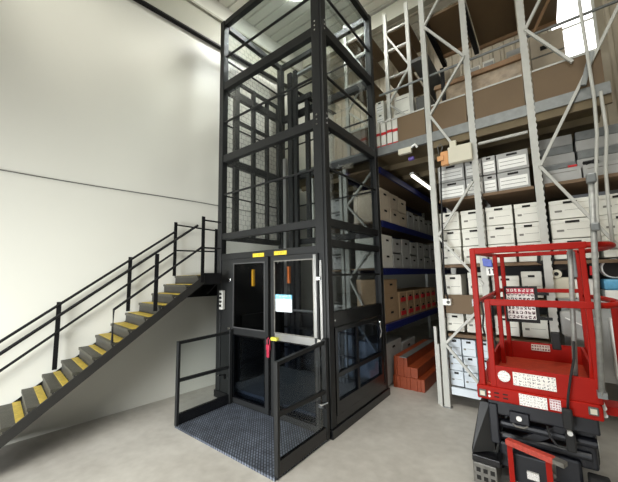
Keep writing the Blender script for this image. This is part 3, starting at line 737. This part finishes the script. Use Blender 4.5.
# ------------------------------------------------------------------ blue beam rack beyond the lift
br = thing('pallet_shelving', (-2.3, 5.6, 0), 'shelving with blue beams in the dark aisle behind the lift', 'rack')
for x in (-2.64, -2.06):
    for y in (4.54, 8.9): upright(x, y, 3.6, .07, .06, .0, br)
for x0, z0, x1, z1 in ((-2.62, 1.68, -2.10, 2.30), (-2.62, 1.68, -2.30, 1.10), (-2.08, .4, -2.62, 1.1), (-2.62, 2.95, -2.08, 2.30), (-2.62, 2.95, -2.08, 3.5)):
    brace(x0, z0, x1, z1, 4.54, br)
for z in (.93, 1.80, 2.57, 3.46):
    box(-2.02, -1.985, 4.56, 8.9, z - .055, z + .05).build('blue_beam', 'bluebeam', br)
    box(-2.70, -2.665, 4.56, 8.9, z - .055, z + .05).build('blue_beam', 'bluebeam', br)
    box(-2.665, -2.02, 4.56, 8.9, z + .03, z + .055).build('shelf_board', 'chip', br)
GB = 'cartons on the blue beam shelving'
def side_box(y0, y1, z0, z1, m, label, x1=-2.03, dep=.5):
    """carton whose face looks into the aisle (+x)"""
    g = .006
    t = thing('carton', (x1 - dep / 2, (y0 + y1) / 2, z0), label, 'box', GB)
    box(x1 - dep, x1, y0 + g, y1 - g, z0, z1 - .035).build('body', m, t, bevel=.004)
    box(x1 - dep - .004, x1 + .004, y0 + g - .003, y1 - g + .003, z1 - .06, z1).build('lid', m, t, bevel=.004)
    cy = (y0 + y1) / 2
    box(x1 + .0, x1 + .006, cy - .05, cy + .05, z1 - .10, z1 - .07).build('handle_slot', 'slot', t)
    return t
for r, (z0, z1) in enumerate(((2.63, 2.90), (2.90, 3.18))):
    for c in range(3):
        y0 = 4.60 + c * .40
        side_box(y0, y0 + .385, z0, z1 - .01 * c, 'boxcream', 'cream carton on the upper blue shelf, %s in, %s row' % (ORD[c], ('lower', 'upper')[r]))
for c in range(8):
    side_box(5.85 + c * .34, 6.16 + c * .34, 2.63, 2.98 - .03 * (c % 2), 'boxgrey', 'grey file carton deep in the dark aisle, %s from near end of upper shelf' % ORD[c])  # grey card paints in the aisle's lack of light
for r, (z0, z1) in enumerate(((1.86, 2.13), (2.13, 2.40))):
    for c in range(8):
        y0 = 4.60 + c * .43
        side_box(y0, y0 + .40, z0, z1 - (.03 if c % 2 else 0), 'box' if c < 1 else 'boxgrey', 'white carton on the middle blue shelf, %s in, %s row' % (ORD[c], ('lower', 'upper')[r]))  # all but the nearest are greyed to stand in for the dark
for r, (z0, z1) in enumerate(((.99, 1.22), (1.22, 1.45), (1.45, 1.67))):
    side_box(4.60, 5.13, z0, z1, 'boxtan', 'tan cardboard carton, %s up of three on the lower blue shelf' % ORD[r])
for c in range(6):
    y0 = 5.2 + c * .37
    for r, (z0, z1) in enumerate(((.99, 1.22), (1.22, 1.44))):
        t = side_box(y0, y0 + .35, z0, z1, 'boxtan', 'brown carton with red print, %s in, %s row on the lower blue shelf' % (ORD[c], ('lower', 'upper')[r]))
        box(-2.029, -2.022, y0 + .06, y0 + .29, z0 + .05, z0 + .12).build('red_print', 'redbright', t)
for c in range(2):
    side_box(4.62 + c * .7, 5.28 + c * .7, .03, .66 - .1 * c, 'boxgrey', 'grey crate on the floor behind orange beams, %s one' % ('near', 'far')[c], x1=-2.07)
# second row of boxes behind the lift glass
for r, z0 in enumerate((1.86, 2.13, 2.63, 2.90)):
    for c in range(2):
        x0 = -3.32 + c * .30
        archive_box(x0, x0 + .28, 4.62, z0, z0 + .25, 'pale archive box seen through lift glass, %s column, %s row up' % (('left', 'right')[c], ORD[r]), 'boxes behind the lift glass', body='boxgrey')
r2k = thing('shelf_rack', (-3.05, 5.0, 0), 'steel rack directly behind the lift seen through its glass', 'rack')
for x in (-3.36, -2.74):
    upright(x, 4.55, 3.6, .05, .05, 0, r2k)
for z in (.93, 1.82, 2.60):
    box(-3.34, -2.72, 4.56, 5.2, z, z + .03).build('shelf_board', 'chip', r2k)
for c in range(2):
    x0 = -3.32 + c * .30
    archive_box(x0, x0 + .28, 4.62, .97, 1.24, 'pale archive box low behind the lift back glass, %s one' % ('left', 'right')[c], 'boxes behind the lift glass', body='boxgrey')
for c in range(2):
    x0 = -2.60 + c * .27
    archive_box(x0, x0 + .25, 4.57, 1.24 + .0, 1.25 + .24, 'unused', 'x') if False else None

# orange beams stacked on the floor
GO_ = 'orange rack beams stacked in the aisle'
bw_ = .0535
def obeam(x, z, h, y0, y1, label):
    t = thing('rack_beam', (x + bw_ / 2, (y0 + y1) / 2, z), label, 'beam', GO_)
    box(x + .001, x + bw_ - .001, y0, y1, z, z + h).build('beam', 'orange', t, bevel=.003)
    return t
for k in range(9): obeam(-2.025 + k * bw_, 0, .178, 4.76 + .006 * (k % 3), 6.3, 'orange rack beam, %s from left in the bottom row of the floor stack' % (ORD + ['ninth'])[k])
for k in range(7): obeam(-2.015 + k * bw_, .178, .15, 4.78 + .008 * (k % 2), 6.3, 'orange rack beam, %s from left in the middle row of the floor stack' % ORD[k])
for k in range(4): obeam(-2.01 + k * bw_, .328, .14, 4.78 + .01 * (k % 2), 6.3, 'orange rack beam, %s from left in the top row of the floor stack' % ORD[k])
tag(box(-1.90, -1.79, 4.74, 6.25, .468, .476).build('grey_strip', 'galv'), 'flat grey strip lying on top of the orange beam stack', 'strip')

# lamps and fittings under the mezzanine
tb = thing('tube_light', (-1.74, 5.95, 3.50), 'lit fluorescent tube light under the mezzanine over the dark aisle', 'lamp')
box(-1.775, -1.705, 5.35, 6.55, 3.53, 3.57).build('housing', 'white', tb)
box(-1.765, -1.715, 5.38, 6.52, 3.50, 3.53).build('diffuser', 'tubelight', tb)
jb = thing('junction_box', (-1.50, 4.40, 3.46), 'cream junction box under the mezzanine edge with a white clip', 'box')
box(-1.62, -1.42, 4.40, 4.47, 3.56, 3.65).build('housing', 'beige', jb, bevel=.01)
MB().tube([(-1.42, 4.41, 3.63), (-1.36, 4.41, 3.66), (-1.33, 4.42, 3.61)], .018, 8).build('clip', 'white', jb)
tag(MB().tube([(-1.50, 4.52, 3.50), (-1.42, 4.52, 3.50)], .03, 12).build('smoke_sensor', 'purple'), 'small purple canister under the mezzanine below cream junction box', 'canister')

# ------------------------------------------------------------------ scissor lift
sc = thing('scissor_lift', (-.13, 3.55, 0), 'red scissor lift with railed platform parked before the rack', 'scissor lift')
def sp(mb, name, m='red', parent=None, **k): return mb.build(name, m, parent or sc, **k)
PX0, PX1, PY0, PY1 = -.535, .245, 3.0, 4.15
dk = sp(box(PX0, PX1, PY0, PY1, .705, .815), 'platform', 'red', bevel=.012)
sp(box(PX0 + .06, PX1 - .02, PY0 + .05, PY1 - .04, .812, .83), 'deck_plate', 'reddeck', dk)
sp(box(-.43, PX1 - .01, PY0 + .012, PY0 + .035, .815, .985), 'kick_plate', 'red', dk, bevel=.004)
sp(box(-.45, PX1 + .02, PY1 - .05, PY1 - .03, .825, 1.0), 'kick_plate', 'red', dk)
sp(box(-.46, -.44, PY0 + .08, PY1 - .04, .825, .99), 'kick_plate', 'red', dk)
sp(MB().prism([(PX1 - .05, PY0 + .03, .82), (PX1 - .05, PY0 + .03, .99), (PX1 - .03, PY0 + .04, 1.35), (PX1 + .01, PY0 + .04, 1.35), (PX1 + .01, PY0 + .03, .82)], (0, .025, 0)), 'corner_gusset', 'red', dk)
sp(box(PX1 - .02, PX1, PY0 + .05, PY1 - .04, .825, 1.0), 'kick_plate', 'red', dk)
tag(sp(box(-.37, -.29, PY0 + .004, PY0 + .013, .87, .955), 'round_sticker', 'red', dk))
# guard rails
def post(x, y, z0, z1, w=.045): return sp(box(x - w / 2, x + w / 2, y - w / 2, y + w / 2, z0, z1), 'rail_post', 'red', bevel=.006)
post(-.49, PY0 + .03, .815, 1.965); post(-.408, PY0 + .03, .815, 1.52); post(PX1 - .01, PY0 + .03, .815, 1.94, .035)
post(-.37, PY1 - .05, .815, 1.94, .04); post(-.405, 3.78, .815, 1.93, .04); post(PX1 + .03, PY1 - .05, .815, 1.94, .04)
for z, zz in ((1.94, 'top_rail'), (1.50, 'mid_rail')):
    xl = -.50 if z > 1.8 else -.42
    sp(MB().bar((xl, PY0 + .03, z), (PX1 + .02, PY0 + .03, z), .04, .052), zz, 'red', bevel=.006)
    sp(MB().bar((-.44, PY1 - .05, z + (.0 if z > 1.8 else .05)), (PX1 + .05, PY1 - .05, z + (.0 if z > 1.8 else .05)), .035, .04), zz, 'red', bevel=.006)
    sp(MB().bar((-.485, PY0 + .05, z - .01), (-.425, PY1 - .07, z + (.0 if z > 1.8 else .04)), .035, .04), zz, 'red', bevel=.006)
    arc = [(PX1 + .01, PY0 + .03), (PX1 + .09, PY0 + .05), (PX1 + .155, PY0 + .13), (PX1 + .185, PY0 + .25), (PX1 + .185, PY0 + .55), (PX1 + .14, PY0 + .85), (PX1 + .05, PY1 - .05)]
    sp(MB().tube([(x, y, z) for x, y in arc], .022, 10), zz, 'red', smooth=True)
post(PX1 + .16, PY0 + .33, .72, 1.52, .04)
sp(box(PX1, PX1 + .19, PY0 + .25, PY0 + .42, .68, .74), 'outrigger', 'red')
sp(box(PX0 + .01, PX0 + .05, PY0 + .02, PY0 + .06, 1.46, 1.52), 'hinge_block', 'blackgloss')
sp(MB().tube([(-.455, PY0 + .02, 1.50), (-.44, PY0 + .01, 1.40), (-.455, PY0 + .015, 1.30), (-.445, PY0 + .02, 1.22)], .008, 6), 'gate_chain', 'rubber', smooth=True)
# sign board hung on the back rail
sb = sp(box(-.375, -.075, PY1 - .085, PY1 - .072, 1.21, 1.595), 'sign_board', 'rubber')
sp(box(-.075, .02, PY1 - .084, PY1 - .074, 1.50, 1.53), 'sign_bracket', 'rubber', sb)
sp(box(-.075, .03, PY1 - .084, PY1 - .074, 1.245, 1.275), 'sign_bracket', 'rubber', sb)
tag(sp(box(-.355, -.105, PY1 - .095, PY1 - .085, 1.245, 1.575), 'pictogram_sheet', 'p_pict', sb), 'white sheet of small pictograms with crimson heading')
tag(sp(box(-.175, -.02, PY1 - .062, PY1 - .05, .925, .985), 'type_plate', 'p_plate'), 'worn white lettered plate on the rear kick plate')
# stickers
def sticker(x0, x1, z0, z1, y, m, label): return tag(sp(box(x0, x1, y - .004, y + .002, z0, z1), 'sticker', m), label)
sticker(-.27, .0, .855, .955, PY0 + .012, 'p_lab', 'wide white instruction sticker on the front kick plate')
sticker(-.24, -.065, .715, .80, PY0, 'p_lab2', 'white lettered sticker on the platform edge')
sticker(-.05, .015, .725, .80, PY0, 'p_lab3', 'small pink and white sticker on the platform edge')
disc = MB().tube([(-.33, PY0 - .0, .912), (-.33, PY0 + .014, .912)], .043, 24)
tag(sp(disc, 'sticker', 'p_lab2'), 'round white sticker on the front kick plate')
for x0, z0 in ((-.52, .728), (.165, .742)):
    l = sp(box(x0, x0 + .055, PY0 - .012, PY0 + .002, z0, z0 + .055), 'marker_lamp', 'darkgrey', bevel=.005)
    sp(box(x0 + .01, x0 + .045, PY0 - .016, PY0 - .011, z0 + .01, z0 + .045), 'lens', 'beige', l)
for k in range(4):
    sp(box(-.41 + (k % 2) * .06, -.375 + (k % 2) * .06, PY0 - .002, PY0 + .002, .735 + (k // 2) * .03, .745 + (k // 2) * .03), 'slot', 'slot')
for z in (.738, .768): sp(MB().tube([(-.445, PY0 - .005, z), (-.445, PY0 + .002, z)], .009, 10), 'bolt', 'white')
# dark chassis and folded scissor stack
ch = sp(box(-.42, .10, PY0 + .10, PY1 - .05, .16, .36), 'chassis', 'navy', bevel=.02)
sp(box(-.47, .22, PY0 + .05, PY0 + .11, .585, .70), 'scissor_frame', 'navy', bevel=.012)
for sx in (-.44, .14):
    for k in range(3):
        z0 = .37 + k * .11
        sp(MB().bar((sx + .02 * k, PY0 + .12, z0), (sx + .02 * k, PY1 - .15, z0 + .06), .04, .07), 'scissor_arm', 'navy')
sp(MB().tube([(-.46, PY0 + .10, .62), (.20, PY0 + .10, .62)], .03, 12), 'cross_tube', 'navy')
sp(MB().tube([(-.46, PY0 + .13, .50), (.20, PY0 + .13, .50)], .035, 12), 'cross_tube', 'navy')
sp(MB().tube([(-.44, PY0 + .13, .40), (.16, PY0 + .13, .40)], .03, 12), 'cross_tube', 'navy')
cbx = sp(box(-.32, -.19, PY0 + .02, PY0 + .09, .555, .64), 'lock_box', 'navy', bevel=.006)
sp(MB().tube([(-.255, PY0 + .012, .60), (-.255, PY0 + .022, .60)], .019, 16), 'keyhole_disc', 'white', cbx)
sp(MB().tube([(-.30, PY0 + .03, .55), (-.28, PY0 + .02, .535), (-.23, PY0 + .02, .535), (-.20, PY0 + .03, .55)], .007, 6), 'grab_loop', 'steel', cbx)
sp(MB().tube([(-.08, PY0 + .05, .58), (-.07, PY0 + .02, .52), (-.03, PY0 + .01, .47), (.03, PY0 + .02, .47), (.06, PY0 + .05, .50)], .009, 8), 'hose', 'rubber', smooth=True)
sp(MB().tube([(.03, PY0 + .04, .64), (.045, PY0 + .03, .57), (.05, PY0 + .04, .52)], .008, 8), 'hose', 'steel', smooth=True)
# sloping left cover and the tray under it
sp(MB().prism([(-.53, PY0 + .06, .66), (-.46, PY0 + .06, .66), (-.44, PY0 + .04, .30), (-.60, PY0 - .04, .27), (-.60, PY0 - .04, .31)], (0, .10, 0)), 'side_cover', 'darkmetal')
sp(box(-.465, -.40, PY0 + .03, PY0 + .12, .36, .67), 'hydraulic_block', 'navy', bevel=.01)
sp(box(-.60, -.40, PY0 - .06, PY0 + .25, .22, .27), 'tray', 'blackgloss', bevel=.006)
lw = sp(box(-.60, -.43, PY0 - .05, PY0 + .25, .05, .21), 'battery_box', 'steel', bevel=.006)
for k in range(3):
    for j in range(2): sp(box(-.575 + k * .05, -.545 + k * .05, PY0 - .056, PY0 - .049, .085 + j * .06, .115 + j * .06), 'vent', 'slot', lw)
for x, y in ((-.50, PY0 + .42), (.18, PY0 + .15), (-.50, PY1 - .2), (.18, PY1 - .2)):
    wz = .135
    wh = sp(MB().tube([(x - .05, y, wz), (x + .07, y, wz)], wz, 24), 'wheel', 'rubber', bevel=.01)
    sp(MB().tube([(x + .065, y, wz), (x + .08, y, wz)], .07, 18), 'hub', 'white', wh)
for q in (.725, .775):
    sp(MB().tube([(PX1 + .012, PY0 + .08, q), (PX1 + .012, PY0 + .36, q)], .015, 10), 'side_reflector', 'white')
sp(box(.02, .20, PY0 + .14, PY0 + .40, .30, .58), 'pump_unit', 'navy', bevel=.02)
sp(MB().bar((-.30, PY0 + .12, .36), (.16, PY0 + .12, .66), .03, .06), 'scissor_arm', 'navy')
# red folding step
step = sp(MB().bar((-.345, PY0 - .04, .435), (-.055, PY0 - .15, .435), .055, .04), 'step', 'wornred', bevel=.004)
sp(MB().bar((-.055, PY0 - .15, .437), (.005, PY0 - .175, .437), .058, .03), 'step_end', 'steel', step)
sp(MB().bar((-.328, PY0 - .045, .42), (-.328, PY0 - .045, .06), .035, .02, (0, 1, 0)), 'step_leg', 'red', step)
sp(MB().bar((-.09, PY0 - .135, .42), (-.09, PY0 - .135, .06), .035, .02, (0, 1, 0)), 'step_leg', 'red', step)
sp(box(-.325, -.10, PY0 + .02, PY0 + .11, .12, .33), 'step_panel', 'navy', bevel=.01)
sp(MB().tube([(-.33, PY0 - .05, .30), (-.33, PY0 + .12, .32)], .018, 8), 'step_hinge', 'steel', step)
sp(MB().tube([(-.07, PY0 - .11, .31), (-.07, PY0 + .12, .32)], .018, 8), 'step_hinge', 'steel', step)
sp(box(-.235, -.16, PY0 - .0, PY0 + .022, .18, .23), 'sticker', 'p_lab2')
# control lead and pendant hanging over the front rail
pd = sp(box(.015, .075, PY0 - .075, PY0 - .03, .63, .77), 'pendant_control', 'rubber', bevel=.012)
sp(MB().tube([(.13, PY0 + .04, 1.23), (.12, PY0 - .01, 1.12), (.085, PY0 - .04, .98), (.06, PY0 - .05, .85), (.05, PY0 - .052, .76)], .008, 8), 'cable', 'rubber', pd, smooth=True)
sp(box(.02, .08, PY0 + .0, PY0 + .05, .45, .58), 'lower_connector', 'rubber', bevel=.012)
sp(MB().tube([(.05, PY0 - .012, .585), (.05, PY0 + .01, .585)], .017, 12), 'connector_cap', 'white')
sp(box(-.0, .07, PY1 - .32, PY1 - .24, 1.0, 1.16), 'control_case', 'rubber', bevel=.01)

# poles and cables
pl = thing('scaffold_pole', (.25, 2.93, .88), 'grey steel pole with clamp standing at the right front corner of red platform', 'pole')
MB().tube([(.243, 2.955, .90), (.328, 2.955, 2.44)], .018, 14).build('tube', 'pole', pl, smooth=True)
box(.300, .355, 2.925, 2.985, 2.38, 2.45).build('clamp', 'galv', pl, bevel=.01)
box(.29, .34, 2.925, 2.985, 2.03, 2.09).build('clamp', 'galv', pl, bevel=.01)
MB().bar((.245, 2.968, .88), (.245, 2.968, .92), .05, .06, (0, 1, 0)).build('foot', 'galv', pl)
tp = thing('scaffold_pole', (.16, 3.06, .83), 'thin grey pole clipped inside front rail of red platform', 'pole')
MB().tube([(.112, 3.075, .83), (.175, 3.075, 1.97)], .016, 12).build('tube', 'pole', tp, smooth=True)
box(.15, .20, 3.075, 3.10, 1.70, 1.90).build('clip', 'galv', tp, bevel=.006)
for k, pts in enumerate(([(.56, 4.33, 5.9), (.57, 4.33, 4.5), (.585, 4.33, 3.6), (.57, 4.33, 3.2), (.52, 4.33, 2.75), (.49, 4.33, 2.35), (.48, 4.33, 1.95)],
                         [(.64, 4.34, 3.65), (.645, 4.34, 3.2), (.60, 4.34, 2.8), (.585, 4.34, 2.4), (.58, 4.34, 2.0)])):
    tag(MB().tube(pts, .016, 8).build('hanging_cable', 'rack', smooth=True), ('white cable hanging from the roof in front of the right bay', 'shorter white cable hanging from the mezzanine edge at right')[k], 'cable')

# ------------------------------------------------------------------ work bench clutter behind the platform at right
wb = thing('work_bench', (.55, 4.8, 0), 'pale bench behind the red platform at right', 'bench')
box(.10, 1.0, 4.58, 5.2, 1.40, 1.44).build('worktop', 'boxgrey', wb)
for x in (.13, .95): box(x, x + .04, 4.6, 4.64, 0, 1.40).build('leg', 'galv', wb)
box(.12, .98, 4.66, 4.68, .55, 1.39).build('front_panel', 'boxgrey', wb)
mch = thing('bench_machine', (.20, 4.7, 1.44), 'off white bench machine with dial behind red platform rails', 'machine')
box(.06, .26, 4.55, 4.85, 1.44, 1.68).build('housing', 'beige', mch, bevel=.02)
MB().tube([(.11, 4.54, 1.72), (.11, 4.60, 1.72)], .05, 16).build('dial', 'beige', mch)
MB().tube([(.11, 4.535, 1.72), (.11, 4.545, 1.72)], .022, 12).build('dial_face', 'slot', mch)
box(.26, .46, 4.58, 4.85, 1.44, 1.66).build('side_housing', 'white', mch, bevel=.02)
MB().tube([(.0, 4.55, 1.50), (.02, 4.54, 1.62), (.07, 4.53, 1.72)], .018, 8).build('lever', 'beige', mch)
mch2 = thing('plastic_case', (.36, 4.62, 1.15), 'slanted pale plastic case leaning below the bench top', 'case')
MB().prism([(.10, 4.46, 1.30), (.10, 4.46, 1.05), (.42, 4.46, .95), (.42, 4.46, 1.22), (.25, 4.46, 1.32)], (0, .12, 0)).build('shell', 'boxgrey', mch2, bevel=.02)
MB().bar((.14, 4.455, 1.24), (.40, 4.455, 1.10), .012, .03, (0, 1, 0)).build('rib', 'white', mch2)
tag(MB().tube([(-.03, 4.50, 1.98), (-.04, 4.48, 1.86), (.02, 4.46, 1.82), (.08, 4.47, 1.86), (.10, 4.5, 1.96), (.04, 4.5, 2.02)], .018, 8).build('hose_coil', 'rubber', smooth=True), 'black hose loop hanging by the bench machine', 'hose')
tag(box(.03, .23, 4.56, 4.60, 1.76, 1.885).build('tool_bag', 'slot', bevel=.02), 'black tool bag hanging above the bench machine', 'bag')
for k in range(3):
    x = .30 + k * .055
    t = thing('hand_tool', (x, 4.55, 1.70), 'red handled hand tool hanging behind the rails, %s from left' % ORD[k], 'tool', 'hand tools hanging at the bench')
    MB().tube([(x, 4.55, 1.70), (x + .005, 4.55, 1.80)], .016, 10).build('handle', 'redbright', t)
    MB().tube([(x + .005, 4.55, 1.80), (x + .008, 4.55, 1.88)], .013, 8).build('shaft', 'cyan' if k == 1 else 'rubber', t)
bk = thing('bucket', (.60, 4.65, 1.66), 'white tilted bucket with dark mouth on crates at far right', 'bucket')
MB().tube([(.60, 4.58, 1.77), (.60, 4.78, 1.77)], .105, 20).build('shell', 'white', bk, bevel=.008)
MB().tube([(.60, 4.572, 1.77), (.60, 4.581, 1.77)], .092, 20).build('mouth', 'slot', bk)
tag(box(.50, .80, 4.55, 4.85, 1.54, 1.655).build('folded_sheet', 'cyan', bevel=.02), 'sky blue plastic packet under the white bucket', 'packet')
tag(box(.50, .82, 4.55, 4.9, 1.441, 1.538).build('crate', 'white', bevel=.01), 'white crate on the bench under blue packet', 'crate')
tag(box(.50, .74, 4.48, 4.62, .62, 1.25).build('water_canister', 'white', bevel=.02), 'white canister beside the bench at far right', 'canister')

# ------------------------------------------------------------------ light and camera
def area(name, loc, target, size, power, col=(1, 1, 1), sizey=None):
    l = bpy.data.lights.new(name, 'AREA'); l.energy = power; l.size = size; l.color = col
    if sizey: l.shape = 'RECTANGLE'; l.size_y = sizey
    o = bpy.data.objects.new(name, l); COL.objects.link(o); o.location = loc
    o.rotation_euler = (V(target) - V(loc)).to_track_quat('-Z', 'Y').to_euler()
    return o
def spot(loc, target, power, deg, rad=.25, col=(1, .98, .9)):
    l = bpy.data.lights.new('wall_spot', 'SPOT'); l.energy = power; l.spot_size = math.radians(deg); l.spot_blend = 1; l.shadow_soft_size = rad; l.color = col
    o = bpy.data.objects.new('wall_spot', l); COL.objects.link(o); o.location = loc
    o.rotation_euler = (V(target) - V(loc)).to_track_quat('-Z', 'Y').to_euler()
spot((-3.1, -.6, 6.8), (-4.70, 1.15, 5.1), 230, 40)
spot((-3.0, .6, 6.7), (-4.58, 2.4, 5.05), 130, 28)
spot((-2.6, -1.4, 6.5), (-4.4, 3.9, 4.0), 400, 30)  # added spot, no fitting: brightens the wall seen through the lift
dd = area('door_daylight', (-2.7, -4.3, 1.15), (-4.0, 2.6, .7), 3.4, 250, (.95, .98, 1), 1.7)
dd.data.spread = math.radians(80)
h1 = area('hall_light', (-.6, -.6, 6.85), (-.9, .9, 0), 2.2, 170, (1, .98, .92)); h1.data.spread = math.radians(105)
h2 = area('hall_light', (.9, 1.6, 6.85), (.6, 3.0, 0), 2.0, 75, (1, .98, .93)); h2.data.spread = math.radians(120)
area('ceiling_fill', (-.5, -1.6, 5.4), (-1.0, 0, 7), 1.6, 110, (1, .98, .93))  # added fill without a fitting, brightens the roof sheeting
w = bpy.data.worlds.new('world'); S.world = w; w.use_nodes = True
bg = w.node_tree.nodes['Background']; bg.inputs[0].default_value = (.95, .98, 1, 1); bg.inputs[1].default_value = .12
S.cycles.transparent_max_bounces = 24

cam = bpy.data.cameras.new('camera'); co = bpy.data.objects.new('camera', cam); COL.objects.link(co)
cam.sensor_fit = 'HORIZONTAL'; cam.sensor_width = 36; cam.lens = 304.69 * 36 / 618; cam.clip_start = .05
pt, ro, yw = math.radians(6.558), math.radians(-1.094), math.radians(37.4)
F = V((0, math.cos(pt), math.sin(pt))); R = V((1, 0, 0)); U = R.cross(F)
R2 = R * math.cos(ro) + U * math.sin(ro); U2 = -R * math.sin(ro) + U * math.cos(ro)
Q = Matrix.Rotation(yw, 3, 'Z')
F, R2, U2 = Q @ F, Q @ R2, Q @ U2
co.matrix_world = Matrix(((R2.x, U2.x, -F.x, 0), (R2.y, U2.y, -F.y, 0), (R2.z, U2.z, -F.z, 1.75), (0, 0, 0, 1)))
S.camera = co
S.view_settings.view_transform = 'Standard'; S.view_settings.look = 'None'
S.view_settings.gamma = 1; S.view_settings.exposure = -0.35; S.view_settings.use_curve_mapping = False
